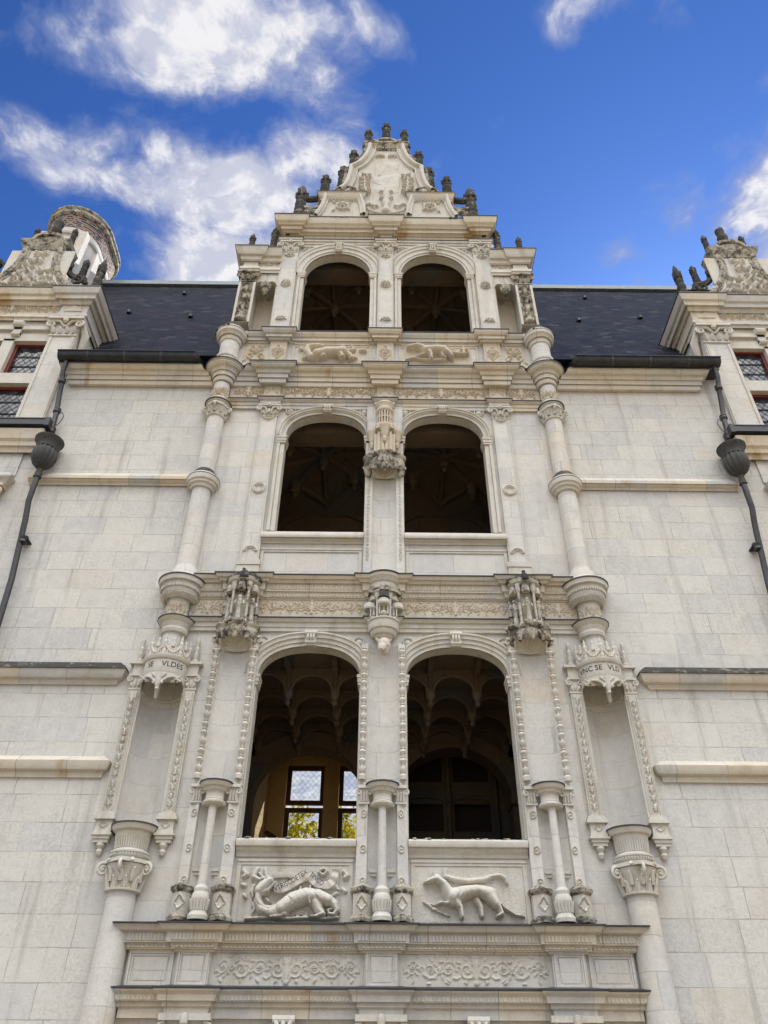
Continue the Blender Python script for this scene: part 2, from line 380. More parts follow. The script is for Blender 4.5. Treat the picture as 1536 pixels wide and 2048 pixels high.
        if parent is not None: o.parent = parent
        if label: o['label'] = label
        if kind: o['kind'] = kind
        return o
def tag(o, label, cat, group=None):
    o['label'] = label; o['category'] = cat
    if group: o['group'] = group
def empty(name, loc, label, cat, group=None):
    o = bpy.data.objects.new(name, None); S.collection.objects.link(o); o.location = loc
    tag(o, label, cat, group); return o

# ---- carving: a height field made of rounded strokes
def raster(x0, x1, z0, z1, cell, strokes, base=0.):
    nx = max(2, int(round((x1-x0)/cell))+1); nz = max(2, int(round((z1-z0)/cell))+1)
    X = np.linspace(x0, x1, nx); Z = np.linspace(z0, z1, nz); H = np.full((nz, nx), base)
    dx, dz = X[1]-X[0], Z[1]-Z[0]
    for pts, h in strokes:
        for k in range(max(1, len(pts)-1)):
            ax, az_, ar = pts[k]; bx, bz, br = pts[min(k+1, len(pts)-1)]
            R = max(ar, br)
            i0 = max(0, int((min(ax, bx)-R-x0)/dx)); i1 = min(nx, int((max(ax, bx)+R-x0)/dx)+2)
            k0 = max(0, int((min(az_, bz)-R-z0)/dz)); k1 = min(nz, int((max(az_, bz)+R-z0)/dz)+2)
            if i1 <= i0 or k1 <= k0: continue
            gx, gz = np.meshgrid(X[i0:i1], Z[k0:k1])
            L2 = (bx-ax)**2+(bz-az_)**2
            t = np.clip(((gx-ax)*(bx-ax)+(gz-az_)*(bz-az_))/L2, 0, 1) if L2 > 1e-9 else np.zeros_like(gx)
            d = np.hypot(gx-ax-t*(bx-ax), gz-az_-t*(bz-az_)); r = ar+(br-ar)*t
            hv = h*np.sqrt(np.clip(1-(d/r)**2, 0, 1))
            H[k0:k1, i0:i1] = np.maximum(H[k0:k1, i0:i1], hv) if h > 0 else np.minimum(H[k0:k1, i0:i1], np.maximum(H[k0:k1, i0:i1]+hv, .0))
    return X, Z, H
def relief(mb, x0, x1, z0, z1, y, strokes, cell=.012, grain=.0015, mapf=None, edge=.02):
    X, Z, H = raster(x0, x1, z0, z1, cell, strokes)
    H = H*1.35+RNG.rand(*H.shape)*grain
    H[0, :] = H[-1, :] = -edge; H[:, 0] = H[:, -1] = -edge
    gx, gz = np.meshgrid(X, Z)
    P3 = np.stack([gx, y-H, gz], 2) if mapf is None else mapf(gx, gz, H)
    return mb.grid(P3)
def sp(cx, cz, r0, r1, a0, turns, w0, w1, n=14):
    out = []
    for i in range(n+1):
        t = i/n; a = rad(a0)+turns*2*math.pi*t; r = r0+(r1-r0)*t
        out.append((cx+r*math.cos(a), cz+r*math.sin(a), w0+(w1-w0)*t))
    return out
def rosette(cx, cz, r, h=.03, n=6):
    st = [([(cx, cz, r*.25)], h*1.15)]
    for i in range(n):
        a = 2*math.pi*i/n+.3
        st.append(([(cx+.4*r*math.cos(a), cz+.4*r*math.sin(a), r*.16), (cx+.75*r*math.cos(a), cz+.75*r*math.sin(a), r*.27)], h))
    return st
def ring(cx, cz, r, w, h, n=20, sq=1.):
    return ([(cx+r*math.cos(2*math.pi*i/n), cz+sq*r*math.sin(2*math.pi*i/n), w) for i in range(n+1)], h)
def leaf(x, z, ang, L, wd, h):
    a = rad(ang); return ([(x+L*t*math.cos(a), z+L*t*math.sin(a), wd*q) for t, q in ((0, .35), (.35, 1), (.7, .75), (1, .15))], h)
def arab(x0, x1, z0, z1, h=.022, seed=0, unit=None):
    """mirrored scrolls, leaves and little urns filling a frieze"""
    rg = random.Random(seed); Hh = z1-z0; W_ = x1-x0; st = []
    half = W_/2; xm = (x0+x1)/2; zc_ = (z0+z1)/2; u_ = unit or Hh*.95
    n = max(1, int(round(half/(u_*.55))))
    w = .020*Hh+.0045
    for sgn in (1, -1):
        for i in range(n):
            cx = xm+sgn*half*(i+.5)/n; up = 1 if i % 2 == 0 else -1; r = min(half/n*.42, Hh*.38)
            loc = []
            loc.append(sp(cx, zc_-up*.02*Hh, r, r*.18, -160 if up > 0 else 160, 1.35*up, w, w*.8))
            loc.append(sp(cx+half/n*.5, zc_, r*.5, r*.08, 200, -up*.9, w*.8, w*.6))
            q = [(p, h) for p in loc]
            for a in range(8): q.append(leaf(cx+r*1.05*math.cos(a*.79+i), zc_+r*1.05*math.sin(a*.79+i), a*45+rg.uniform(-40, 40), Hh*.16, Hh*.04, h*rg.uniform(.7, 1.15)))
            q += rosette(cx, zc_-up*.02*Hh, r*.34, h*1.1, 5)
            q.append(leaf(cx, z0+Hh*.12, 60+rg.uniform(-60, 60), Hh*.14, Hh*.035, h*.9)); q.append(leaf(cx-half/n*.3, z1-Hh*.15, 200+rg.uniform(-60, 60), Hh*.16, Hh*.05, h*.9))
            st += q
        if sgn > 0: right = list(st); st = []
    st = right+[([(2*xm-x, z, ww) for x, z, ww in p], hh) for p, hh in right]
    st += [([(xm, z0+Hh*.15, Hh*.10), (xm, z0+Hh*.22, Hh*.05), (xm, z0+Hh*.45, Hh*.14), (xm, z0+Hh*.6, Hh*.08), (xm, z0+Hh*.66, Hh*.15)], h*1.2)]
    st += [leaf(xm, z0+Hh*.66, a, Hh*.24, Hh*.05, h*1.1) for a in (50, 90, 130)]
    return st
def candel(x0, x1, z0, z1, h=.02, seed=0):
    """upright candelabrum ornament for a narrow pilaster panel"""
    rg = random.Random(seed); xm = (x0+x1)/2; W_ = x1-x0; st = []; z = z0+.04
    while z < z1-.1:
        L = W_*rg.uniform(1.0, 1.5); k = rg.randrange(3)
        st.append(([(xm, z, W_*.06), (xm, z+L*.35, W_*.20), (xm, z+L*.55, W_*.08), (xm, z+L*.6, W_*.22), (xm, z+L*.68, W_*.05)], h*1.1))
        for sg in (1, -1):
            st.append((sp(xm+sg*W_*.24, z+L*.4, W_*.17, W_*.04, 90, sg*.95, W_*.055, W_*.04, 8), h))
            st.append(leaf(xm+sg*W_*.06, z+L*.62, 90-sg*48, W_*.38, W_*.09, h))
            if k == 1: st.append(leaf(xm+sg*W_*.1, z+L*.1, 90-sg*70, W_*.3, W_*.08, h))
        if k == 2: st += rosette(xm, z+L*.86, W_*.2, h, 5)
        z += L
    return st
def bez(p, n=10):
    """Catmull-Rom through 2-tuples"""
    out = []
    for i in range(len(p)-1):
        a, b, c, d = p[max(i-1, 0)], p[i], p[i+1], p[min(i+2, len(p)-1)]
        for k in range(n):
            t = k/n
            out.append(tuple(.5*(2*b[j]+(c[j]-a[j])*t+(2*a[j]-5*b[j]+4*c[j]-d[j])*t*t+(3*b[j]-a[j]-3*c[j]+d[j])*t**3) for j in range(len(b))))
    return out+[tuple(p[-1])]

# ================================================================== the castle
castle = empty('castle', (0, 0, 0), 'pale limestone Renaissance castle front with a carved bay of paired arched openings', 'castle')
def B(mb, name, mat, parent=None, label=None, kind=None, smooth=32.):
    return mb.build(name, mat, parent or castle, label, kind, smooth)
def LP(prof, cy): return [(r, A(z, cy-.8*r)) for r, z in prof]
def ppath(x0, x1, y, feats=(), ret=None):
    pts = []
    if ret is not None: pts.append((x0, ret))
    pts.append((x0, y))
    for ft in sorted(feats, key=lambda q: q[1]):
        if ft[0] == 'r':
            _, xc, hf, fw = ft; pts += [(xc-hf, y), (xc-hf, y-fw), (xc+hf, y-fw), (xc+hf, y)]
        else:
            _, xc, cy, r = ft; al = math.degrees(math.asin(max(-1, min(1, (y-cy)/r))))
            a0, a1 = 180-al, 360+al
            pts += [(xc+r*math.cos(rad(a0+(a1-a0)*i/16)), cy+r*math.sin(rad(a0+(a1-a0)*i/16))) for i in range(17)]
    pts.append((x1, y))
    if ret is not None: pts.append((x1, ret))
    return pts
def prof(pts, y): return [(o, A(z, y-o)) for o, z in pts]

OPEN = [dict(zb=4.32, zs=6.51, rise=.47, top=7.18), dict(zb=9.06, zs=11.15, rise=.60, top=11.88), dict(zb=14.12, zs=16.07, rise=.78, top=17.14)]
XC, HA = 1.0525, .7225
NZ0, NZ1 = 4.45, 6.75
holes = [(s*XC-HA, s*XC+HA, o['zb'], o['zs']+o['rise']) for s in (1, -1) for o in OPEN]
niches = [(s*3.07-.29, s*3.07+.29, NZ0, NZ1) for s in (1, -1)]
portal = [(s*1.05-.72, s*1.05+.72, 0., 2.30) for s in (1, -1)]

# --- walls
mb = MB(); mb.holes(-3.0, 3.0, 0, 14.12, 0., holes+niches+portal); mb.holes(-2.36, 2.36, 14.12, 17.3, 0., holes)
bay_wall = B(mb, 'bay_wall', bayst)
for s in (1, -1):
    mb = MB(s); mb.holes(3.0, 14., 0, 12.9, 0., [(3.0, 3.36, NZ0, NZ1), (6.97+(.2 if s > 0 else 0), 8.47+(.2 if s > 0 else 0), 5.4, 9.3), (6.17+(.2 if s > 0 else 0), 9.27+(.2 if s > 0 else 0), 11.3, 12.9)])
    wing = B(mb, 'wing_wall', ashlar)
    # string courses
    def course(prf, x0, x1, ret):
        m2 = MB(s); pth = [(x0, .02)] if ret else []
        pth += [(x0, 0.), (x1, 0.)]
        m2.sweep(prf, pth); return m2
    pr = prof([(0, 10.0), (.03, 10.0), (.04, 10.05), (.08, 10.10), (.09, 10.14), (.12, 10.16), (.12, 10.22), (.0, 10.27)], 0)
    course(pr, 3.2, 6.02, False).build('string_course', cream, wing)
    pr = prof([(0, 6.34), (.03, 6.35), (.05, 6.42), (.10, 6.46), (.13, 6.52), (.15, 6.60), (.0, 6.66)], 0)
    course(pr, 3.76, 6.44+(.2 if s > 0 else 0), True).build('string_course', cream, wing)
    m2 = course([(.02, A(6.60, -.15)+.005), (.165, A(6.60, -.15)+.003), (.15, A(6.60, -.15)+.035), (.02, A(6.66, -.03)+.04)], 3.76, 6.44+(.2 if s > 0 else 0), True); m2.build('moss_crust', black, wing)
    pr = prof([(0, 5.04), (.03, 5.05), (.04, 5.12), (.09, 5.16), (.11, 5.21), (.12, 5.28), (.0, 5.33)], 0)
    course(pr, 3.67, 6.44+(.2 if s > 0 else 0), True).build('string_course', cream, wing)

# --- openings: reveals, spandrels, archivolts, keystones, imposts, sills
def acurve(xc, zs, a, rise, p=2.25, n=28):
    out = []
    for i in range(n+1):
        t = math.pi*(1-i/n); c, s_ = math.cos(t), math.sin(t)
        out.append((xc+a*math.copysign(abs(c)**(2/p), c), zs+rise*abs(s_)**(2/p)))
    return out
for oi, o in enumerate(OPEN):
    for s in (-1, 1):
        xc = s*XC; zt = o['zs']+o['rise']; pw = (2.25, 2.35, 2.05)[oi]
        cv = acurve(xc, o['zs'], HA, o['rise'], pw)
        ro = MB(); D_ = .21
        n = len(cv)
        V_ = [(x, 0., z) for x, z in cv]+[(x, 0., zt) for x, z in cv]
        ro.add(V_, [(i, i+1, i+1+n, i+n) for i in range(n-1)])
        full = [(xc-HA, o['zb'])]+cv+[(xc+HA, o['zb'])]
        k = len(full)
        ro.add([(x, 0., z) for x, z in full]+[(x, D_, z) for x, z in full], [(i, i+k, i+k+1, i+1) for i in range(k-1)])
        op = B(ro, 'arched_opening', carved)
        wd = o['top']-zt
        av = MB(); av.arcsweep([(0, -.03), (0, .012), (.05, .014), (.055, .034), (wd*.55, .036), (wd*.58, .060), (wd*.82, .065), (wd*.88, .085), (wd, .085), (wd+.003, -.01)], cv, 0.)
        for q in range(len(av.v)): av.v[q][:, 0] = s*np.clip(av.v[q][:, 0]*s, (.318, .328, .17)[oi], 1.955)
        av.build('archivolt', carved, op)
        # moulded jambs
        for t in (-1, 1):
            xj = xc+t*HA; jb = MB()
            jb.box(xj, xj+t*.075, -.022, .01, o['zb'], o['zs']-.16); jb.box(xj+t*.08, xj+t*.13, -.045, .01, o['zb'], o['zs']-.16)
            jb.build('jamb_moulding', carved, op)
            im = MB()
            for q, (a, b, c) in enumerate(((-.02, -.15, -.11), (-.035, -.105, -.045), (-.015, -.04, -.0))):
                im.box(xj-t*(.02+.01*q), xj+t*.14, -.05-.01*q, D_-.02, o['zs']+b-.005, o['zs']+c)
            im.build('impost', carved, op)
        ks = MB(); kw = .085; kz = zt
        ks.prism([(xc-kw*.85, kz-.03), (xc+kw*.85, kz-.03), (xc+kw, kz+wd+.02), (xc-kw, kz+wd+.02)], -.10, .0)
        ks.tube([(xc-kw*1.05, -.115, kz+wd*.78), (xc+kw*1.05, -.115, kz+wd*.78)], .035, 10)
        ks.tube([(xc-kw*.9, -.10, kz+wd*.08), (xc+kw*.9, -.10, kz+wd*.08)], .028, 10)
        for q in (-.5, 0, .5): ks.tube([(xc+q*kw, -.105, kz), (xc+q*kw, -.135, kz+wd*.4), (xc+q*kw, -.12, kz+wd*.9)], [.012, .02, .014], 8)
        ks.build('keystone', carved, op)
        # spandrel discs
        for t in (-1, 1):
            md = MB(); cx_, cz_ = xc+t*(HA-.045), zt+wd*.30+(.0, .02, .05)[oi]; R_ = (.085, .10, .115)[oi]
            if oi == 0: cx_ += t*.02
            st = [ring(cx_, cz_, R_*.86, .014, .03), ([(cx_, cz_, R_*.6)], .03)]
            if oi == 2: st = [ring(cx_, cz_, R_*.88, .013, .03), ring(cx_, cz_, R_*.66, .008, .02)]+rosette(cx_, cz_, R_*.6, .035, 7)
            relief(md, cx_-R_, cx_+R_, cz_-R_, cz_+R_, .0, st, .012); md.build('spandrel_disc', carved, op)
# sills with panelled parapets below (first and second storey)
for oi, (zt, zl, pz0, pz1) in enumerate(((4.32, 4.12, 3.40, 4.04), (9.06, 8.84, 8.22, 8.68))):
    for s in (-1, 1):
        xc = s*XC; x0, x1 = xc-HA-.01, xc+HA+.01
        if oi == 1: x0, x1 = (xc-HA-.0, xc+HA+.20) if s > 0 else (xc-HA-.20, xc+HA+.0)
        sl_ = MB()
        p_ = [(0, zl-.02), (.02, zl-.02), (.03, zl+.02), (.075, zl+.07), (.075, zl+.10), (.115, zl+.11), (.125, zl+.14), (.125, zl+.18), (.10, zt-.005)]
        pp = prof(p_, 0); pp.append((-.47, pp[-1][1]+.012))
        sl_.sweep(pp, [(x0, 0.), (x1, 0.)]); sill = B(sl_, 'window_sill', carved)
        if oi == 0:
            tr = MB(); zz = pp[-1][1]
            for q in range(16):
                xx = random.uniform(x0+.05, x1-.05); tr.lathe([(random.uniform(.02, .05), zz-.006), (.02, zz+.012), (.004, zz+.016)], xx, -.08+random.uniform(-.01, .05), n=7)
            tr.build('lichen_crust', worn, sill)
        fr = MB(); y_ = -.03
        X0, X1 = (x0+.03, x1-.03) if oi == 0 else ((x0+.02, x1-.02))
        fr.box(X0, X1, y_, .01, pz1, pz1+.03); fr.box(X0, X1, y_+.012, .01, pz1-.035, pz1-.002)
        fr.box(X0, X0+.05, y_+.012, .01, pz0-.02, pz1-.037); fr.box(X1-.05, X1, y_+.012, .01, pz0-.02, pz1-.037)
        fr.box(X0+.0, X1-.0, y_+.02, .01, pz0-.05, pz0-.022)
        B(fr, 'panel_frame', carved)

# --- carved beasts of the parapets
def beast(name, strokes, x0, x1, z0, z1, mat, label, cell=.008, dz=0.):
    mb = MB(); relief(mb, x0, x1, z0, z1, -.004, strokes, cell, .006)
    return B(mb, name, mat, None, label, None, 60)
SALA=[
 ( [(-1.334, 3.815, 0.042), (-1.409, 3.75, 0.065), (-1.451, 3.707, 0.056)] , 0.1 ),
 ( [(-1.268, 3.789, 0.019), (-1.347, 3.707, 0.033), (-1.426, 3.685, 0.037)] , 0.08 ),
 ( [(-1.457, 3.717, 0.051), (-1.458, 3.601, 0.06), (-1.407, 3.507, 0.074), (-1.29, 3.477, 0.098), (-1.167, 3.509, 0.116)] , 0.1 ),
 ( [(-1.168, 3.519, 0.115), (-1.048, 3.604, 0.124), (-0.89, 3.657, 0.115), (-0.751, 3.648, 0.105), (-0.633, 3.606, 0.087)] , 0.13 ),
 ( [(-0.633, 3.617, 0.083), (-0.557, 3.565, 0.065), (-0.524, 3.503, 0.046), (-0.557, 3.457, 0.035), (-0.614, 3.461, 0.028), (-0.627, 3.502, 0.023), (-0.587, 3.513, 0.018)] , 0.09 ),
 ( [(-1.168, 3.519, 0.078), (-1.128, 3.457, 0.05), (-1.183, 3.432, 0.037), (-1.285, 3.423, 0.023)] , 0.1 ),
 ( [(-0.77, 3.584, 0.101), (-0.731, 3.501, 0.078), (-0.683, 3.46, 0.046), (-0.761, 3.427, 0.032), (-0.84, 3.426, 0.021)] , 0.12 ),
 ( [(-0.838, 3.563, 0.018), (-0.853, 3.615, 0.023), (-0.797, 3.647, 0.018)] , 0.13 ),
 ( [(-1.002, 3.458, 0.016), (-0.936, 3.49, 0.016), (-0.865, 3.459, 0.016), (-0.92, 3.428, 0.016), (-0.989, 3.438, 0.016), (-0.946, 3.469, 0.016), (-0.875, 3.439, 0.016)] , 0.05 ),
 ( [(-1.471, 3.901, 0.024), (-1.38, 3.814, 0.019), (-1.42, 3.857, 0.024)] , 0.05 ),
 ( [(-1.501, 3.955, 0.033), (-1.538, 3.867, 0.038), (-1.465, 3.835, 0.028), (-1.385, 3.858, 0.019)] , 0.05 ),
 ( [(-1.405, 3.945, 0.033), (-1.387, 3.879, 0.033), (-1.347, 3.836, 0.024)] , 0.05 ),
 ( [(-0.754, 3.917, 0.024), (-0.705, 3.884, 0.024), (-0.661, 3.928, 0.024), (-0.698, 3.961, 0.024), (-0.744, 3.939, 0.024)] , 0.06 ),
 ( [(-1.528, 3.77, 0.021), (-1.544, 3.706, 0.028), (-1.525, 3.642, 0.014)] , 0.04 ),
 ( [(-1.518, 3.579, 0.021), (-1.489, 3.517, 0.028), (-1.517, 3.465, 0.014)] , 0.04 ),
 ( [(-1.361, 3.622, 0.028), (-1.336, 3.602, 0.023), (-1.312, 3.591, 0.018)] , 0.05 ),
 ( [(-0.593, 3.755, 0.023), (-0.559, 3.777, 0.033), (-0.523, 3.734, 0.023)] , 0.04 ),
 ( [(-0.578, 3.67, 0.023), (-0.532, 3.692, 0.028)] , 0.04 ),
 ( [(-1.663, 3.932, 0.038), (-1.623, 3.889, 0.042), (-1.656, 3.867, 0.033)] , 0.05 ),
 ( [(-0.46, 3.93, 0.033), (-0.411, 3.886, 0.042), (-0.446, 3.864, 0.033)] , 0.05 ),
 ( [(-1.669, 3.78, 0.028), (-1.633, 3.769, 0.033)] , 0.04 ),
 ( [(-1.632, 3.663, 0.028), (-1.606, 3.642, 0.023)] , 0.04 ),
 ( [(-0.464, 3.735, 0.028), (-0.44, 3.714, 0.033)] , 0.04 ),
 ( [(-1.573, 3.966, 0.009), (-1.514, 3.434, 0.009)] , 0.02 ),
 ( [(-0.509, 3.973, 0.009), (-0.487, 3.441, 0.009)] , 0.02 ),
 ( [(-0.966, 3.753, 0.019), (-0.975, 3.71, 0.023)] , 0.06 ),
 ( [(-0.851, 3.764, 0.019), (-0.847, 3.711, 0.023)] , 0.06 ),
 ( [(-1.579, 3.409, 0.027), (-1.353, 3.423, 0.027), (-1.124, 3.412, 0.027), (-0.897, 3.426, 0.027), (-0.669, 3.415, 0.027), (-0.51, 3.429, 0.027)] , 0.06 ),
]
RIB1=[
 ( [(-1.28, 3.74, 0.047), (-1.186, 3.725, 0.047), (-1.062, 3.784, 0.047), (-0.927, 3.861, 0.047), (-0.88, 3.861, 0.047)] , 1 ),
 ( [(-0.882, 3.883, 0.04), (-0.807, 3.808, 0.04), (-0.735, 3.776, 0.04), (-0.629, 3.776, 0.04), (-0.574, 3.842, 0.04), (-0.555, 3.94, 0.04)] , 1 ),
 ( [(-1.293, 3.88, 0.033), (-1.141, 3.892, 0.033), (-1.022, 3.871, 0.033), (-0.884, 3.916, 0.033)] , 1 ),
]
ERMI=[
 ( [(0.511, 3.806, 0.019), (0.592, 3.839, 0.042), (0.663, 3.861, 0.056)] , 0.09 ),
 ( [(0.624, 3.883, 0.024), (0.619, 3.926, 0.012)] , 0.08 ),
 ( [(0.67, 3.846, 0.052), (0.738, 3.797, 0.061), (0.792, 3.701, 0.089), (0.847, 3.627, 0.108)] , 0.11 ),
 ( [(0.848, 3.659, 0.121), (0.979, 3.702, 0.097), (1.143, 3.724, 0.084), (1.28, 3.683, 0.107)] , 0.13 ),
 ( [(1.279, 3.672, 0.112), (1.341, 3.578, 0.07)] , 0.13 ),
 ( [(0.88, 3.606, 0.079), (0.927, 3.533, 0.037), (0.936, 3.44, 0.03)] , 0.11 ),
 ( [(0.835, 3.616, 0.046), (0.764, 3.584, 0.032), (0.695, 3.594, 0.025), (0.648, 3.573, 0.021)] , 0.08 ),
 ( [(1.124, 3.618, 0.06), (1.165, 3.545, 0.046), (1.17, 3.452, 0.032)] , 0.08 ),
 ( [(1.341, 3.588, 0.06), (1.378, 3.536, 0.037), (1.401, 3.474, 0.032), (1.353, 3.449, 0.028)] , 0.12 ),
 ( [(1.367, 3.62, 0.023), (1.452, 3.537, 0.021), (1.561, 3.471, 0.019), (1.662, 3.451, 0.014)] , 0.06 ),
 ( [(0.757, 3.949, 0.028), (0.758, 3.884, 0.033), (0.87, 3.852, 0.043), (1.033, 3.831, 0.045), (1.222, 3.85, 0.043), (1.32, 3.888, 0.033), (1.415, 3.904, 0.028), (1.483, 3.867, 0.026), (1.496, 3.813, 0.024)] , 0.05 ),
 ( [(0.499, 3.604, 0.018), (0.578, 3.552, 0.018), (0.668, 3.5, 0.016), (0.781, 3.46, 0.018)] , 0.03 ),
 ( [(0.544, 3.583, 0.014), (0.613, 3.573, 0.012)] , 0.03 ),
 ( [(0.589, 3.521, 0.014), (0.646, 3.531, 0.014), (0.713, 3.48, 0.011)] , 0.03 ),
 ( [(0.826, 3.438, 0.027), (0.964, 3.451, 0.027), (1.123, 3.435, 0.027), (1.261, 3.447, 0.027), (1.443, 3.442, 0.027)] , 0.06 ),
]
SAL3=[
 ( [(-1.226, 13.57, 0.029), (-1.314, 13.617, 0.054), (-1.386, 13.586, 0.059)] , 0.08 ),
 ( [(-1.386, 13.586, 0.059), (-1.519, 13.546, 0.069), (-1.534, 13.416, 0.078), (-1.452, 13.27, 0.088), (-1.332, 13.29, 0.108)] , 0.1 ),
 ( [(-1.334, 13.327, 0.121), (-1.143, 13.385, 0.112), (-0.972, 13.388, 0.107), (-0.827, 13.408, 0.117)] , 0.14 ),
 ( [(-0.828, 13.427, 0.102), (-0.703, 13.337, 0.068), (-0.651, 13.246, 0.044), (-0.699, 13.209, 0.029)] , 0.09 ),
 ( [(-1.284, 13.291, 0.073), (-1.186, 13.274, 0.053), (-1.243, 13.218, 0.029)] , 0.11 ),
 ( [(-0.872, 13.316, 0.083), (-0.821, 13.243, 0.053), (-0.88, 13.206, 0.029)] , 0.12 ),
 ( [(-0.869, 13.557, 0.025), (-0.835, 13.632, 0.034), (-0.797, 13.577, 0.025)] , 0.06 ),
 ( [(-0.662, 13.598, 0.034), (-0.611, 13.523, 0.044), (-0.683, 13.485, 0.034)] , 0.06 ),
 ( [(-0.464, 13.507, 0.059), (-0.415, 13.508, 0.059)] , 0.06 ),
 ( [(-1.67, 13.544, 0.044), (-1.659, 13.525, 0.044)] , 0.05 ),
 ( [(-1.573, 13.268, 0.053), (-1.562, 13.286, 0.044)] , 0.06 ),
 ( [(-0.654, 13.337, 0.039), (-0.58, 13.284, 0.044)] , 0.05 ),
]
ERM3=[
 ( [(0.443, 13.559, 0.025), (0.542, 13.598, 0.054), (0.641, 13.611, 0.064)] , 0.1 ),
 ( [(0.641, 13.599, 0.064), (0.738, 13.545, 0.074), (0.833, 13.453, 0.108)] , 0.12 ),
 ( [(0.834, 13.472, 0.113), (1.006, 13.493, 0.093), (1.152, 13.477, 0.108)] , 0.14 ),
 ( [(0.856, 13.417, 0.073), (0.902, 13.307, 0.044), (0.898, 13.208, 0.034)] , 0.13 ),
 ( [(1.176, 13.459, 0.108), (1.257, 13.367, 0.064), (1.312, 13.258, 0.034)] , 0.13 ),
 ( [(1.226, 13.497, 0.054), (1.369, 13.406, 0.039), (1.538, 13.39, 0.032), (1.637, 13.41, 0.02)] , 0.08 ),
 ( [(1.101, 13.42, 0.059), (1.133, 13.31, 0.039), (1.191, 13.256, 0.024)] , 0.09 ),
 ( [(0.758, 13.378, 0.039), (0.684, 13.34, 0.029), (0.609, 13.284, 0.024)] , 0.08 ),
 ( [(1.158, 13.608, 0.03), (1.279, 13.572, 0.022), (1.374, 13.518, 0.015)] , 0.05 ),
 ( [(1.553, 13.633, 0.025), (1.555, 13.465, 0.035)] , 0.05 ),
 ( [(1.499, 13.557, 0.02), (1.622, 13.559, 0.02)] , 0.05 ),
 ( [(0.415, 13.226, 0.029), (0.561, 13.283, 0.029), (0.705, 13.231, 0.029), (0.923, 13.208, 0.029), (1.166, 13.238, 0.029)] , 0.06 ),
]

SALA = [([(x, z, w_*(.80 if i > 1 else 1.15)) for x, z, w_ in p], h*(1.15 if i < 2 else 1)) for i, (p, h) in enumerate(SALA)]
SALA += [(p, -.006) for p in (bez([(-.74, 3.80, .012), (-.80, 3.70, .012), (-.74, 3.60, .012), (-.62, 3.56, .008)], 5), bez([(-1.13, 3.66, .010), (-1.06, 3.58, .010), (-1.08, 3.50, .008)], 5), [(-1.40, 3.86, .008), (-1.33, 3.90, .008), (-1.27, 3.925, .008)], bez([(-1.50, 3.72, .008), (-1.49, 3.62, .008), (-1.42, 3.54, .008), (-1.3, 3.50, .008)], 5))]+[([(-1.05+.045*k, 3.60+.10*math.sin(k*.35), .006), (-1.03+.045*k, 3.56+.10*math.sin(k*.35), .006)], -.005) for k in range(9)]
ERMI = [([(x, z, w_*.84) for x, z, w_ in p], h) for p, h in ERMI[:-1]]
ERMI += [(p, -.006) for p in (bez([(1.16, 3.80, .012), (1.12, 3.70, .012), (1.18, 3.62, .012)], 5), bez([(.86, 3.80, .010), (.92, 3.70, .010), (.88, 3.62, .010)], 5), [(.42, 3.815, .006), (.50, 3.825, .006)])]+[([(.95+.05*k, 3.77, .006), (.93+.05*k, 3.68, .006)], -.004) for k in range(4)]
sal = beast('salamander_relief', SALA, -1.70, -.36, 3.38, 4.01, carved, 'carved salamander looking back under an inscribed ribbon')
erm = beast('ermine_relief', ERMI, .36, 1.71, 3.38, 4.01, carved, 'carved ermine striding left under a blank ribbon')
sal3 = beast('salamander_relief', SAL3, -1.71, -.36, 13.16, 13.69, creamc, 'small carved salamander curling its neck below the top openings')
erm3 = beast('ermine_relief', ERM3, .36, 1.71, 13.16, 13.69, creamc, 'small carved ermine stretched to the left below the top openings')
# ribbons: bands following a curve, standing off the panel
def ribbon(parent, pts, hw, y):
    c = bez(pts, 8); mb = MB(); rows = []
    for k, (q, yy) in enumerate(((-1, .03), (-.9, -.004), (0, -.012), (.9, -.004), (1, .03))):
        row = []
        for i, (x, z) in enumerate(c):
            a, b = c[max(i-1, 0)], c[min(i+1, len(c)-1)]; L = math.hypot(b[0]-a[0], b[1]-a[1]) or 1
            row.append((x-(b[1]-a[1])/L*hw*q, y+yy-.01*math.sin(i*.8), z+(b[0]-a[0])/L*hw*q))
        rows.append(row)
    mb.grid(np.array(rows)); return mb.build('ribbon', carved, parent, None, None, 60)
rb = RIB1
ribbon(sal, [(p[0], p[1]) for p in rb[0][0]], .05, -.085); ribbon(sal, [(p[0], p[1]) for p in rb[1][0]], .045, -.08); ribbon(sal, [(p[0], p[1]) for p in rb[2][0]], .035, -.04)
def text_mesh(body, size):
    cu = bpy.data.curves.new('letters', 'FONT'); cu.body = body; cu.size = size; cu.align_x = 'CENTER'; cu.align_y = 'CENTER'; cu.extrude = 0.0; cu.offset = .0; cu.resolution_u = 3
    ob = bpy.data.objects.new('letters', cu); S.collection.objects.link(ob)
    me = ob.to_mesh(); v_ = np.array([p.co[:] for p in me.vertices]); f_ = [list(p.vertices) for p in me.polygons]
    ob.to_mesh_clear(); bpy.data.objects.remove(ob); bpy.data.curves.remove(cu); return v_, f_
def flat_text(parent, body, size, cx_, cz_, ang, y, bend=0., sx_=1.):
    v_, f_ = text_mesh(body, size); a = rad(ang); v_ = v_*np.array([sx_, 1, 1])
    zz = v_[:, 1]+bend*v_[:, 0]**2
    P3 = np.stack([cx_+v_[:, 0]*math.cos(a)-zz*math.sin(a), np.full(len(v_), y), cz_+v_[:, 0]*math.sin(a)+zz*math.cos(a)], 1)
    MB().add(P3, f_).build('lettering', letter, parent, None, None, 0)
p0, p1 = rb[0][0][1], rb[0][0][3]
ang = math.degrees(math.atan2(p1[1]-p0[1], p1[0]-p0[0]))
flat_text(sal, 'NVTRISCOETEX', .086, (p0[0]+p1[0])/2-.045, (p0[1]+p1[1])/2-.005, ang, -.108, .35, .78)
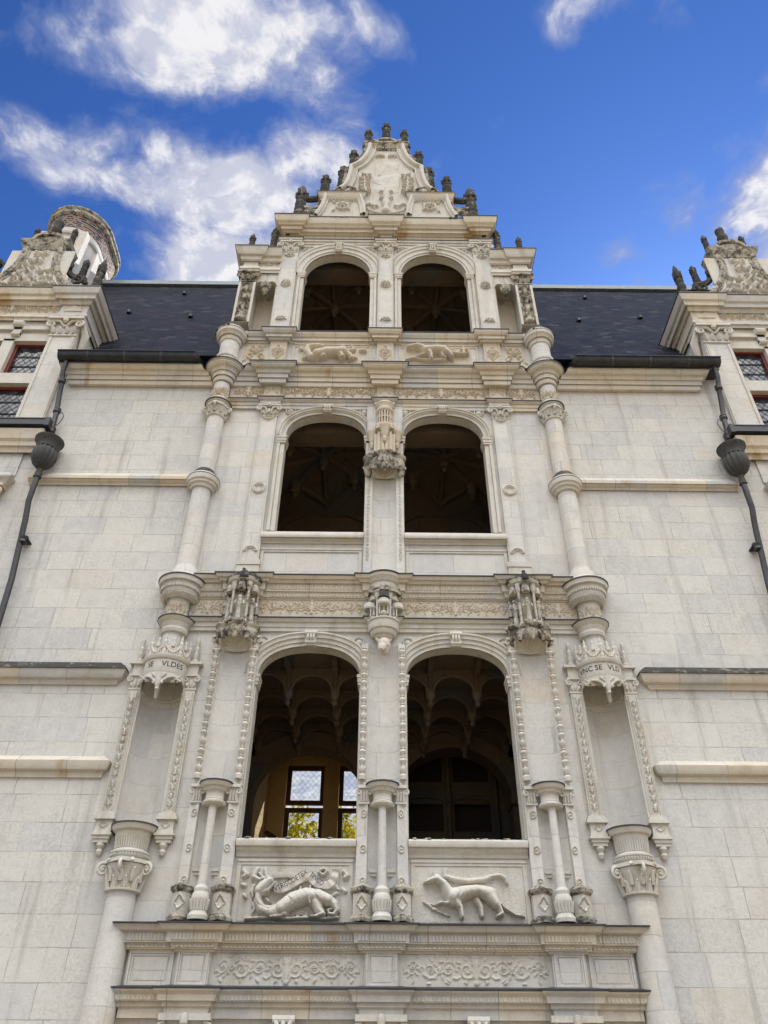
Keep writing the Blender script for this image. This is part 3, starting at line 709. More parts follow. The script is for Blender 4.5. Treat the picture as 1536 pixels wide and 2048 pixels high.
q0, q1 = rb[1][0][0], rb[1][0][2]
flat_text(sal, 'TINGO', .078, (q0[0]+q1[0])/2+.03, (q0[1]+q1[1])/2, math.degrees(math.atan2(q1[1]-q0[1], q1[0]-q0[0])), -.102, 0, .8)

# --- entablatures
COL = [('c', s*3.05, -.06, .19) for s in (1, -1)]
def entab(name, mat, prf, path, label=None, lead_top=True, lead_z=None):
    prf = [(-.09, prf[0][1])]+list(prf); mb = MB(); mb.sweep(prf, path); e = B(mb, name, mat, None, label)
    if lead_top:
        om = max(o for o, z in prf); zz = [z for o, z in prf if o == om][-1]
        l_ = MB(); l_.sweep([(.0, zz+.004), (om+.014, zz+.003), (om+.016, zz+.018), (om-.01, zz+.024), (.0, zz+.05)], path); l_.build('lead_flashing', lead, e)
    return e
def band(parent, mat, x0, x1, z0, z1, y, fn, cell=.010, name='fluted_band'):
    nx = int((x1-x0)/cell)+1; nz = max(4, int((z1-z0)/cell)+1)
    X = np.linspace(x0, x1, nx); Z = np.linspace(z0, z1, nz); gx, gz = np.meshgrid(X, Z)
    H = fn(gx, (gz-z0)/(z1-z0)); H[0] = H[-1] = -.02; H[:, 0] = H[:, -1] = -.02
    mb = MB(); mb.grid(np.stack([gx, y-H, gz], 2)); return mb.build(name, mat, parent)
flut = lambda per, h: (lambda x, t: h*(np.cos(2*np.pi*x/per) > -.3)*(t > .12)*(t < .9)+.002)
zig = lambda per, h: (lambda x, t: h*(np.abs(((x/per) % 1)*2-1) > t)+.0)
cable = lambda per, h: (lambda x, t: h*np.clip(np.cos(2*np.pi*(x/per+t*.7))+.35, 0, 1)*np.sqrt(np.clip(1-(2*t-1)**2, 0, 1)))
PIERS = [-2.11, 0., 2.11]
def rs(h, fw): return [('r', x, h, fw) for x in PIERS]

# lowest: architrave above the doors, panelled frieze, main cornice
pl = ppath(-2.84, 2.84, -.05, rs(.22, .05), ret=.02)
e0 = entab('door_entablature', cream, prof([(.0, 2.44), (.02, 2.44), (.02, 2.53), (.05, 2.55), (.05, 2.59), (.09, 2.60), (.10, 2.66), (.14, 2.70), (.14, 2.715)], -.05), pl, lead_top=True)
zf0, zf1 = 2.72, 3.10
fb_ = MB(); fb_.plan(ppath(-2.86, 2.86, -.05, rs(.19, .045), ret=.02), zf0-.03, zf1+.03); fr0 = B(fb_, 'frieze', carved)
def panelframe(parent, mat, x0, x1, z0, z1, y, w_=.035, h=.02):
    m = MB()
    for q in range(2):
        d = w_*.9*q; hh = h*(1-.5*q); ww = w_*.8
        m.box(x0+d, x1-d, y-hh, y+.01, z1-d-ww, z1-d); m.box(x0+d, x1-d, y-hh, y+.01, z0+d, z0+d+ww)
        m.box(x0+d, x0+d+ww, y-hh, y+.01, z0+d+ww, z1-d-ww); m.box(x1-d-ww, x1-d, y-hh, y+.01, z0+d+ww, z1-d-ww)
    m.build('panel_moulding', mat, parent)
    c = MB(); c.box(x0+w_*2.4, x1-w_*2.4, y-.016, y+.01, z0+w_*2.2, z1-w_*2.2, .012); c.build('raised_field', mat, parent)
for s in (-1, 1):
    a, b = sorted((s*2.34, s*2.84)); panelframe(fr0, bayst, a, b, zf0+.01, zf1-.03, -.052, .026)
for x in PIERS: panelframe(fr0, bayst, x-.17, x+.17, zf0+.01, zf1-.03, -.097, .022)
for s in (-1, 1):
    a, b = sorted((s*.24, s*1.88)); mb = MB(); st = arab(a, b, zf0+.01, zf1-.02, .013, 3 if s < 0 else 9)
    relief(mb, a, b, zf0+.005, zf1-.02, -.05, st, .009, .002); mb.build('arabesque_panel', carved, fr0, None, None, 60)
pl = ppath(-2.82, 2.82, -.05, rs(.20, .05), ret=.02)
e1 = entab('main_cornice', cream, prof([(.0, 3.06), (.02, 3.07), (.03, 3.09), (.06, 3.10), (.07, 3.16), (.11, 3.17), (.115, 3.27), (.15, 3.285), (.17, 3.30), (.19, 3.345), (.21, 3.36)], -.05), pl, 'stone cornice with fluted band and lead covering below the carved beasts')
z_ = prof([(.115, 3.18), (.115, 3.265), (.065, 3.105), (.07, 3.155)], -.05)
segs = [(-2.90, -2.38), (-1.88, -.23), (.23, 1.88), (2.38, 2.90)]
for a, b in segs:
    band(e1, cream, a, b, z_[0][1], z_[1][1], -.05-.113, flut(.042, .012)); band(e1, creamc, a, b, z_[2][1], z_[3][1], -.05-.068, zig(.05, .014), name='fretted_band')
for x in PIERS:
    band(e1, cream, x-.28, x+.28, z_[0][1], z_[1][1], -.10-.113, flut(.042, .012)); band(e1, creamc, x-.24, x+.24, z_[2][1], z_[3][1], -.10-.068, zig(.05, .014), name='fretted_band')
z0_ = prof([(.055, 2.555), (.055, 2.60)], -.05)
for a, b in segs: band(e0, cream, a, b, A(2.60, -.15)-.0, A(2.66, -.15), -.05-.092, flut(.045, .010))

# second entablature (over the lower openings)
F2 = COL+rs(.16, .05)
pl = ppath(-3.42, 3.42, -.03, F2)
e2 = entab('architrave', carved, prof([(0, 7.22), (.012, 7.23), (.014, 7.29), (.03, 7.30), (.032, 7.37), (.06, 7.39), (.075, 7.43), (.09, 7.45)], -.03), ppath(-2.9, 2.9, -.03, [('r', 0, .2, .05)]+rs(.16, .05)[::2]), None)
for s in (1, -1):
    c_ = MB(s); c_.lathe(LP([(.15, 7.19), (.18, 7.21), (.195, 7.26), (.185, 7.30), (.19, 7.31), (.205, 7.38), (.235, 7.42), (.26, 7.46), (.26, 7.475), (.15, 7.50)], -.07), 3.05, -.07, 150, 390, 24); c_.build('architrave_ring', carved, e2)
    l_ = MB(s); z = A(7.478, -.30); l_.lathe([(.271, z), (.273, z+.015), (.15, z+.035)], 3.05, -.07, 150, 390, 24); l_.build('lead_flashing', lead, e2)
fz0, fz1 = A(7.47, -.02), 7.79
f2_ = MB(); f2_.plan(ppath(-2.9, 2.9, -.03, ()), fz0-.05, fz1+.06); fr2 = B(f2_, 'frieze', carved)
for k, (a, b) in enumerate(((-2.88, -2.38), (-1.86, -.30), (.30, 1.86), (2.38, 2.88))):
    mb = MB(); relief(mb, a, b, fz0+.01, fz1-.01, -.03, arab(a, b, fz0+.02, fz1-.03, .014, 20+k, .22), .009, .002); mb.build('arabesque_panel', creamc, fr2, None, None, 60)
pl = ppath(-2.88, 2.88, -.03, rs(.24, .05))
e3 = entab('cornice', cream, prof([(0, 7.76), (.015, 7.77), (.02, 7.80), (.04, 7.81), (.055, 7.90), (.08, 7.92), (.085, 8.05), (.12, 8.07), (.14, 8.12), (.17, 8.15), (.19, 8.20), (.195, 8.215)], -.03), pl)
zz = prof([(.09, 7.94), (.09, 8.04), (.05, 7.82), (.05, 7.89)], -.03)
for a, b in ((-2.72, -2.44), (-1.72, -.34), (.34, 1.72), (2.44, 2.72)):
    band(e3, cream, a, b, zz[0][1], zz[1][1], -.03-.083, flut(.045, .010)); band(e3, cream, a, b, zz[2][1], zz[3][1], -.03-.046, cable(.05, .014), name='cabled_band')
for s in (1, -1):
    c_ = MB(s); c_.lathe(LP([(.15, 7.45), (.155, 7.5), (.165, 7.72), (.17, 7.78), (.21, 7.80), (.255, 7.90), (.27, 7.94), (.27, 7.99), (.285, 8.0), (.285, 8.08), (.33, 8.11), (.345, 8.19), (.345, 8.21), (.18, 8.26)], -.07), 3.07, -.07, 140, 400, 28, flute=0)
    c_.build('cornice_round', carved, e3)
    l_ = MB(s); z = A(8.213, -.38); l_.lathe([(.357, z), (.36, z+.016), (.16, z+.07)], 3.07, -.07, 140, 400, 28); l_.build('lead_flashing', lead, e3)
    # gadroons and dentils around the round
    g_ = MB(s)
    for k in range(30):
        a = rad(165+k*7); r0 = .215; g_.tube([(3.07+r0*math.cos(a), -.07+r0*math.sin(a), A(7.81, -.28)), (3.07+.278*math.cos(a+.12), -.07+.278*math.sin(a+.12), A(7.91, -.33))], [.010, .014], 5)
    g_.build('gadroons', carved, e3); g_ = MB(s)
    for k in range(30):
        a = rad(165+k*7); g_.tube([(3.07+.29*math.cos(a), -.07+.29*math.sin(a), A(8.01, -.35)), (3.07+.29*math.cos(a), -.07+.29*math.sin(a), A(8.07, -.35))], .012, 5)
    g_.build('dentils', carved, e3)
    dr = MB(s); relief(dr, -1.1, 1.1, 7.50, 7.74, 0, arab(-1.1, 1.1, 7.50, 7.74, .016, 4, .5), .022, .001, mapf=lambda u_, z_, h_: np.stack([3.07+(.163+h_)*np.sin(u_*1.2), -.07-(.163+h_)*np.cos(u_*1.2), 1.6+(z_-1.6)*.975], 2)); dr.build('carved_drum', creamc, e3, None, None, 60)

# third entablature: runs right across the front
e4 = entab('architrave', cream, prof([(0, 11.88), (.012, 11.89), (.014, 11.97), (.028, 11.98), (.03, 12.06), (.05, 12.08), (.06, 12.11), (.075, 12.13), (.075, 12.15)], -.03), ppath(-2.9, 2.9, -.03, rs(.16, .05)))
fz0, fz1 = A(12.15, -.02), 12.50
f3_ = MB(); f3_.plan(ppath(-2.9, 2.9, -.03, rs(.15, .035)), fz0-.05, fz1+.04); fr3 = B(f3_, 'frieze', creamc)
for k, (a, b) in enumerate(((-2.84, -2.28), (-1.94, -.17), (.17, 1.94), (2.28, 2.84))):
    mb = MB(); relief(mb, a, b, fz0+.0, fz1-.01, -.03, arab(a, b, fz0+.02, fz1-.03, .024, 40+k, .32), .011, .002); mb.build('arabesque_panel', creamc, fr3, None, None, 60)
for x in PIERS:
    mb = MB(); zc_ = (fz0+fz1)/2; relief(mb, x-.13, x+.13, fz0+.02, fz1-.03, -.065, [([(x-.09, zc_-.07, .012), (x, zc_+.07, .012), (x+.09, zc_-.07, .012)], .016), ([(x-.12, fz0+.03, .01), (x-.12, fz1-.04, .01)], .01), ([(x+.12, fz0+.03, .01), (x+.12, fz1-.04, .01)], .01)], .012); mb.build('lozenge_panel', creamc, fr3)
P5 = prof([(0, 12.44), (.02, 12.45), (.06, 12.50), (.075, 12.58), (.07, 12.63), (.10, 12.64), (.105, 12.76), (.13, 12.78), (.15, 12.88), (.20, 12.95), (.235, 13.03), (.24, 13.08), (.255, 13.09), (.255, 13.11)], -.02)
e5 = entab('eaves_cornice', cream, P5, ppath(-5.90, 5.90, -.02, [('c', s*3.05, -.06, .125) for s in (1, -1)]+rs(.18, .09), ret=.03), 'moulded eaves cornice carried round the columns')

# attic parapet cornice
e6 = entab('parapet_cornice', cream, prof([(0, 13.72), (.02, 13.74), (.04, 13.82), (.07, 13.84), (.075, 13.93), (.10, 13.96), (.13, 14.04), (.15, 14.10), (.15, 14.12)], 0.), ppath(-2.75, 2.75, 0., rs(.19, .10)), None, True)
for x in PIERS:
    mb = MB(); mb.box(x-.165, x+.165, -.07, .01, 12.9, 13.74); pb = B(mb, 'parapet_pier', creamc)
    m2 = MB(); zc_ = 13.45; relief(m2, x-.15, x+.15, 13.14, 13.72, -.07, rosette(x, zc_, .09, .03, 8)+[([(x-.10, zc_, .01), (x, zc_+.16, .01), (x+.10, zc_, .01), (x, zc_-.16, .01), (x-.10, zc_, .01)], .022), ([(x-.13, 13.16, .012), (x-.13, 13.70, .012)], .014), ([(x+.13, 13.16, .012), (x+.13, 13.70, .012)], .014), ([(x-.10, zc_-.10, .01), (x, zc_-.24, .01), (x+.1, zc_-.10, .01)], .018)], .011, .002); m2.build('rosette_panel', creamc, pb, None, None, 60)
for s in (1, -1):
    mb = MB(s); st = [(sp(2.55+q*.09, 13.45+q2*.10, .09, .02, 90*q2, q*1.0, .014, .012), .024) for q in (-1, 1) for q2 in (-1, 1)]+rosette(2.55, 13.45, .06, .03)+[leaf(2.55+a*.17, 13.45+b*.2, 45*a*b, .1, .025, .02) for a in (-1, 1) for b in (-1, 1)]
    relief(mb, 2.34, 2.80, 13.14, 13.72, 0., st, .011, .002); B(mb, 'scrollwork_panel', creamc, None, None, None, 60)
    fr = MB(s); xx0, xx1 = XC-HA-.02, XC+HA+.02
    fr.box(xx0, xx1, -.03, .01, 13.68, 13.71); fr.box(xx0-.04, xx1+.04, -.015, .01, 13.63, 13.678); fr.box(xx0-.04, xx0+.0, -.02, .01, 13.1, 13.628); fr.box(xx1, xx1+.04, -.02, .01, 13.1, 13.628); B(fr, 'panel_frame', creamc)

# top entablature and cornice under the gable
e7 = entab('architrave', carved, prof([(0, 17.10), (.012, 17.12), (.014, 17.22), (.03, 17.23), (.035, 17.31), (.06, 17.35), (.07, 17.40), (.07, 17.42)], -.02), ppath(-2.36, 2.36, -.02, [('r', 0, .18, .05)]+[('r', s*2.15, .2, .05) for s in (1, -1)], ret=.1))
f4_ = MB(); f4_.plan(ppath(-2.37, 2.37, -.02, [('r', 0, .14, .04)], ret=.5), A(17.42, -.02)-.05, A(17.62, -.05)); fr4 = B(f4_, 'frieze', cream)
P8 = prof([(0, 17.56), (.02, 17.58), (.05, 17.66), (.07, 17.70), (.10, 17.74), (.11, 17.86), (.15, 17.92), (.17, 18.0), (.21, 18.10), (.235, 18.22), (.245, 18.33), (.25, 18.36)], -.02)
e8 = entab('gable_cornice', cream, P8, ppath(-2.30, 2.30, -.02, [('r', 0, .16, .07)]+[('r', s*2.16, .14, .07) for s in (1, -1)], ret=1.0), None)
mb = MB(); mb.box(-2.30, 2.30, .0, 1.2, 17.45, P8[-1][1]); B(mb, 'attic_block', carved)

# ================================================================== columns
def volute(mb, x, y, z, r, ax=(1, 0), w_=.022, turn=1.6, sgn=1):
    """spiral in the vertical plane through direction ax"""
    pts = []; rs_ = []
    for i in range(22):
        t = i/21; a = rad(100)-sgn*0-turn*2*math.pi*t; q = r*(1-.82*t)
        pts.append((x+ax[0]*q*math.cos(a), y+ax[1]*q*math.cos(a), z+q*math.sin(a))); rs_.append(w_*(1-.45*t))
    mb.tube(pts, rs_, 7)
def col_capital(mb, cx, cy, z0, z1, r, fr, vr=.085):
    """Composite capital: bell, two rows of leaves, abacus with corner volutes; fr = list of volute directions in degrees"""
    h = z1-z0
    mb.lathe([(r*1.0, z0), (r*1.16, z0+.01), (r*1.18, z0+.03), (r*1.0, z0+.04), (r*1.02, z0+h*.3), (r*1.12, z0+h*.6), (r*1.3, z0+h*.8), (r*1.33, z0+h*.86), (r*1.2, z0+h*.88)], cx, cy, n=28)
    for row, (zb, hh, off) in enumerate(((.06, .38, 0), (.30, .42, 18))):
        for k in range(10):
            a = rad(k*36+off); rr = r*(1.04+.08*row)
            P_ = [(cx+(rr+d)*math.cos(a), cy+(rr+d)*math.sin(a), z0+h*(zb+hh*t)) for t, d in ((0, .0), (.5, .012), (.85, .03), (1.0, .055))]
            mb.tube(P_, [r*.12, r*.17, r*.13, r*.07], 6)
            for q in (-1, 1):
                a2 = a+q*.17; mb.tube([(cx+rr*math.cos(a2), cy+rr*math.sin(a2), z0+h*zb), (cx+(rr+.012)*math.cos(a2), cy+(rr+.012)*math.sin(a2), z0+h*(zb+hh*.6))], [r*.05, r*.04], 5)
    ab = z0+h*.88
    V_ = []
    for k in range(40):
        a = rad(k*9); q = r*(1.42+.30*abs(math.cos(2*(a-rad(fr[0]))))**6); V_.append((cx+q*math.cos(a), cy+q*math.sin(a)))
    mb.add([(x, y, ab) for x, y in V_]+[(x, y, z1) for x, y in V_], [tuple(range(39, -1, -1)), tuple(range(40, 80))]+[(i, (i+1) % 40, 40+(i+1) % 40, 40+i) for i in range(40)])
    for d in fr:
        a = rad(d); q = r*1.52
        volute(mb, cx+q*math.cos(a), cy+q*math.sin(a), ab-vr*.8, vr, (math.cos(a), math.sin(a)), .020)
        mb.lathe([(.0, ab-vr*.8-.02), (.022, ab-vr*.8-.01), (.022, ab-vr*.8+.01), (.0, ab-vr*.8+.02)], cx+q*math.cos(a), cy+q*math.sin(a), n=8)
    for d in fr: mb.tube([(cx+r*1.3*math.cos(rad(d+45)), cy+r*1.3*math.sin(rad(d+45)), ab+.01), (cx+r*1.48*math.cos(rad(d+45)), cy+r*1.48*math.sin(rad(d+45)), z1-.01)], .025, 7)

CY = -.07
for s in (1, -1):
    # lowest great shaft with its broken capital and the corbel that carries the niche
    m = MB(s); m.lathe([(.185, 0), (.185, 2.2), (.18, 2.6), (.168, A(3.40, -.2)), (.166, A(3.70, -.2))], 3.06, CY, n=32); c0 = B(m, 'great_column', bayst)
    m = MB(s); col_capital(m, 3.06, CY, A(3.70, -.2), A(4.08, -.3), .18, (-90, -20, 200), .075); m.build('capital', carved, c0)
    m = MB(s); m.lathe(LP([(.17, 4.03), (.19, 4.08), (.215, 4.10), (.215, 4.13), (.235, 4.15), (.235, 4.17), (.18, 4.19), (.185, 4.24), (.20, 4.34), (.215, 4.37), (.215, 4.40), (.25, 4.42), (.27, 4.47), (.275, 4.485)], CY), 3.06, CY, 170, 370, 40)
    for k in range(22):
        a = rad(178+k*8.8); m.tube([(3.06+.188*math.cos(a), CY+.188*math.sin(a), A(4.20, -.25)), (3.06+.203*math.cos(a), CY+.203*math.sin(a), A(4.35, -.25))], .009, 5)
        m.tube([(3.06+.226*math.cos(a), CY+.226*math.sin(a), A(4.11, -.25)), (3.06+.228*math.cos(a), CY+.228*math.sin(a), A(4.135, -.25))], .011, 5)
    co = B(m, 'niche_corbel', carved)
    l_ = MB(s); z = A(4.487, -.3); l_.lathe([(.285, z), (.288, z+.016), (.1, z+.03)], 3.06, CY, 165, 375, 28); l_.build('lead_flashing', lead, co)

    # statue niche: concave back, shell hood, base floor
    m = MB(s); zb, zt = A(4.49, -.2), 6.35
    nz = 12; na = 20; P3 = np.zeros((nz, na+1, 3))
    for i in range(nz):
        for k in range(na+1):
            a = math.pi*(1-k/na); P3[i, k] = (3.07+.285*math.cos(a), .0+.285*math.sin(a), zb+(zt-zb)*i/(nz-1))
    m.grid(P3)
    P3 = np.zeros((9, na+1, 3))
    for i in range(9):
        b = rad(90*i/8)
        for k in range(na+1):
            a = math.pi*(1-k/na); q = .285*math.cos(b)*(1+.05*math.cos(9*a)*min(1, i/3)); P3[i, k] = (3.07+q*math.cos(a), q*math.sin(a), zt+.35*math.sin(b))
    m.grid(P3); m.box(3.07-.29, 3.07+.29, 0, .30, zb-.1, zb)
    m.holes(3.07-.292, 3.07+.292, zt+.0, NZ1, .0, [(3.07-.27, 3.07+.27, zt, 6.62)])
    ni = B(m, 'statue_niche', bayst)
    m = MB(s)
    m.sweep([(0, 6.20), (.018, 6.205), (.02, 6.235), (0, 6.25)], [(3.07-.28*math.cos(math.pi*k/16), .28*math.sin(math.pi*k/16)) for k in range(17)]); m.build('niche_moulding', carved, ni)
    # flanking candelabrum pilasters on little consoles
    for t in (-1, 1):
        px_ = 3.07+t*.385; hw = .075
        m = MB(s); y0 = -.06; zb2, zt2 = A(4.60, y0), A(6.28, y0)
        m.box(px_-hw, px_+hw, y0, .02, zb2, zt2)
        m.box(px_-t*.02-hw*1.1, px_-t*.02+hw*1.1, y0+.02, .05, zb2, zt2)
        npil = m.build('niche_pilaster', carved, ni)
        m = MB(s); relief(m, px_-hw*.85, px_+hw*.85, zb2+.03, zt2-.02, y0, [([(px_-hw*.75, zb2+.05, .008), (px_-hw*.75, zt2-.04, .008)], .014), ([(px_+hw*.75, zb2+.05, .008), (px_+hw*.75, zt2-.04, .008)], .014)]+candel(px_-hw*.62, px_+hw*.62, zb2+.03, zt2-.03, .020, 3+int(t+s*2+3)), .009, .002, edge=.0); m.build('candelabrum_carving', carved, ni, None, None, 60)
        m = MB(s)
        for (zz0, zz1, ex) in ((4.56, 4.60, .035), (4.52, 4.56, .055), (4.40, 4.52, .02), (4.36, 4.40, .03), (4.33, 4.36, .05), (4.29, 4.33, .03), (4.25, 4.29, .015)):
            m.box(px_-hw-ex, px_+hw+ex, y0-ex, .02, A(zz0, y0)+.001, A(zz1, y0))
        m.lathe([(.05, A(4.25, y0)), (.055, A(4.22, y0)), (.03, A(4.18, y0)), (.045, A(4.15, y0)), (.03, A(4.11, y0)), (.0, A(4.09, y0))][::-1], px_, -.03, n=12)
        relief(m, px_-.06, px_+.06, A(4.41, y0), A(4.51, y0), y0-.02, [([(px_-.05, A(4.46, y0), .006), (px_, A(4.495, y0), .006), (px_+.05, A(4.46, y0), .006), (px_, A(4.425, y0), .006), (px_-.05, A(4.46, y0), .006)], .01)], .008)
        m.build('pilaster_base', carved, ni)
        m = MB(s); zc0, zc1 = A(6.28, y0), A(6.62, y0)
        m.box(px_-hw-.01, px_+hw+.01, y0-.01, .02, zc0, zc0+.025); m.box(px_-hw, px_+hw, y0, .02, zc0+.025, zc0+.2); m.box(px_-hw-.03, px_+hw+.03, y0-.03, .02, zc0+.2, zc0+.225)
        for q in (-1, 1): volute(m, px_+q*(hw+.005), y0-.015, zc0+.155, .045, (q, 0), .016)
        relief(m, px_-hw, px_+hw, zc0+.03, zc0+.19, y0, [leaf(px_+q*.03, zc0+.04, 90-q*20, .11, .02, .025) for q in (-1.4, 0, 1.4)], .010)
        m.box(px_-hw-.0, px_+hw+.0, y0-.01, .02, zc0+.225, zc1+.04); m.box(px_-hw-.05, px_+hw+.05, y0-.05, .02, zc1+.04, zc1+.075)
        m.build('pilaster_capital', carved, ni)
        # pinnacle above
        m = MB(s); z = zc1+.075; m.lathe([(.045, z), (.05, z+.03), (.03, z+.05), (.045, z+.10), (.05, z+.13), (.022, z+.15), (.03, z+.19), (.035, z+.22), (.015, z+.25), (.022, z+.30), (.035, z+.33), (.03, z+.36), (.0, z+.38)], px_+t*.01, -.06, n=9); m.build('pinnacle', carved, ni)
    # canopy: lettered band, little gables above, hanging cusps below
    R_ = .31; cyc = -.02
    m = MB(s); m.lathe(LP([(.27, 6.50), (R_-.01, 6.53), (R_, 6.56), (R_, 6.74), (R_+.02, 6.755), (R_+.04, 6.80), (R_+.04, 6.815), (.2, 6.83)], cyc), 3.07, cyc, 180, 360, 32); can = B(m, 'niche_canopy', carved, None, 'round canopy with black motto letters over the empty statue niche')
    m = MB(s)
    for k, a0 in enumerate((190, 226, 270, 314, 350)):
        a = rad(a0); bx, by = 3.07+R_*.96*math.cos(a), cyc+R_*.96*math.sin(a); zz = A(6.82, -.3)
        m.lathe([(.028, zz), (.032, zz+.06), (.02, zz+.08), (.028, zz+.17), (.034, zz+.2), (.016, zz+.24), (.022, zz+.27), (.0, zz+.34)], bx, by, n=8)
    zz = A(6.82, -.3)
    for k in range(4):   # shields of the crown
        a0, a1 = (190, 226, 270, 314)[k], (226, 270, 314, 350)[k]
        for j in range(7):
            a = rad(a0+(a1-a0)*(j+.5)/7); hh = .10+.05*abs(j-3)/3
            m.tube([(3.07+R_*.95*math.cos(a), cyc+R_*.95*math.sin(a), zz), (3.07+R_*.93*math.cos(a), cyc+R_*.93*math.sin(a), zz+hh)], .016, 5)
        pts = [(3.07+R_*.98*math.cos(rad(a0+(a1-a0)*j/8)), cyc+R_*.98*math.sin(rad(a0+(a1-a0)*j/8)), zz+.04+.15*(2*j/8-1)**2) for j in range(9)]
        m.tube(pts, .014, 6)
    m.lathe([(R_*.93, zz), (R_*.90, zz+.14), (R_*.62, zz+.20)], 3.07, cyc, 180, 360, 24)
    for a0 in (208, 248, 292, 332):
        a = rad(a0); q = R_*.9; m.lathe([(.03, zz+.14), (.035, zz+.18), (.015, zz+.23), (.022, zz+.26), (.0, zz+.30)], 3.07+q*math.cos(a), cyc+q*math.sin(a), n=7)
    m.build('crown_gables', carved, can)
    m = MB(s)   # cusped fringe
    zz = A(6.53, -.3); n_ = 48
    P3 = np.zeros((3, n_+1, 3))
    for k in range(n_+1):
        t = k/n_; a = rad(180+180*t); c2 = abs(math.sin(2*math.pi*t)); dpt = .05+.17*(1-c2)**1.5*(.55+.45*math.sin(math.pi*t)); 
        if t < .04 or t > .96: dpt = .24
        for i, q in enumerate((0, .5, 1)): P3[i, k] = (3.07+(R_-.005)*math.cos(a), cyc+(R_-.005)*math.sin(a), zz+.02-dpt*(1-q) if i < 2 else zz+.02)
    m.grid(P3); pts = [tuple(P3[0, k]) for k in range(n_+1)]; m.tube(pts, .016, 6)
    for a0, q in ((225, 1), (315, 1), (270, 1.7)):
        a = rad(a0); bx, by = 3.07+R_*math.cos(a), cyc+R_*math.sin(a)
        for e in (-1, 1): m.tube([(bx-e*.10*math.sin(a)*-1, by, zz-.01), (bx+e*.07, by, zz-.09*q), (bx+e*.02, by, zz-.10*q), (bx+e*.035, by, zz-.06*q)], [.012, .014, .012, .009], 6)
    m.lathe([(.0, zz-.26), (.03, zz-.235), (.022, zz-.21), (.035, zz-.17), (.04, zz-.10), (.045, zz+.0)], 3.07, cyc-R_*.95, n=10)
    m.lathe([(.0, zz-.30), (.025, zz-.27), (.03, zz-.2), (.04, zz-.08)], 3.07+.05, cyc-R_*.3, n=8)
    m.build('cusped_fringe', carved, can)
    # stub of column above the canopy and the shafts of the upper storeys
    m = MB(s); m.lathe([(.145, A(6.7, -.2)), (.145, A(7.25, -.2))], 3.06, CY, n=28); m.lathe([(.175, A(8.2, -.2)), (.215, A(8.24, -.24)), (.21, A(8.28, -.24)), (.20, A(8.34, -.24)), (.162, A(8.40, -.2)), (.158, A(8.46, -.2)), (.155, A(10.05, -.2)), (.153, A(10.3, -.2)), (.150, A(11.70, -.2)), (.150, A(12.6, -.2))], 3.06, CY, n=32)
    m.lathe([(.20, A(12.9, -.25)), (.205, A(13.35, -.25)), (.225, A(13.38, -.25)), (.225, A(13.44, -.25)), (.19, A(13.47, -.25)), (.185, A(13.9, -.25))], 3.06, CY, n=32)
    c1 = B(m, 'engaged_column', bayst)
    m = MB(s); m.lathe(LP([(.16, 9.98), (.19, 10.0), (.20, 10.06), (.235, 10.10), (.24, 10.15), (.265, 10.18), (.275, 10.26), (.275, 10.30), (.165, 10.38)], CY), 3.06, CY, n=32); m.build('shaft_ring', carved, c1)
    m = MB(s); m.lathe([(.268, A(10.312, -.33)), (.282, A(10.312, -.33)+.004), (.27, A(10.312, -.33)+.025), (.16, A(10.4, -.2)+.01)], 3.06, CY, n=32); m.build('moss_crust', black, c1)
    m = MB(s); col_capital(m, 3.06, CY, A(11.70, -.2), A(12.02, -.25), .152, (-90, -15, 195), .055); m.build('capital', carved, c1)
    m = MB(s); m.lathe(LP([(.17, 11.98), (.19, 12.0), (.20, 12.07), (.22, 12.09), (.235, 12.15), (.235, 12.165), (.17, 12.19)], CY), 3.06, CY, n=30); m.build('capital_ring', carved, c1)
    l_ = MB(s); z = A(12.168, -.3); l_.lathe([(.247, z), (.249, z+.016), (.16, z+.03)], 3.06, CY, n=28); l_.build('lead_flashing', lead, c1)
    dr = MB(s); relief(dr, -1.2, 1.2, A(12.2, -.2), A(12.47, -.2), 0, arab(-1.2, 1.2, A(12.2, -.2), A(12.47, -.2), .018, 4, .5), .024, .001, mapf=lambda u_, z_, h_: np.stack([3.06+(.153+h_)*np.sin(u_*1.1), CY-(.153+h_)*np.cos(u_*1.1), z_], 2)); dr.build('carved_drum', creamc, c1, None, None, 60)
    m = MB(s); m.lathe(LP([(.18, 13.82), (.20, 13.84), (.22, 13.92), (.21, 13.96), (.25, 14.0), (.27, 14.08), (.30, 14.14), (.31, 14.24), (.31, 14.26), (.15, 14.33)], CY), 3.06, CY, n=32); m.build('shaft_ring', cream, c1)
    m = MB(s); m.lathe([(.295, A(14.265, -.35)), (.315, A(14.27, -.35)), (.30, A(14.27, -.35)+.03), (.15, A(14.4, -.2))], 3.06, CY, n=28)
    for k in range(26):
        a = rad(random.uniform(180, 360)); q = random.uniform(.2, .31); zq = A(14.27, -.35)+.02+(.31-q)*.5; m.lathe([(.03, zq-.01), (.022, zq+.025), (.0, zq+.035)], 3.06+q*math.cos(a), CY+q*math.sin(a), n=6)
    m.build('moss_crust', black, c1)

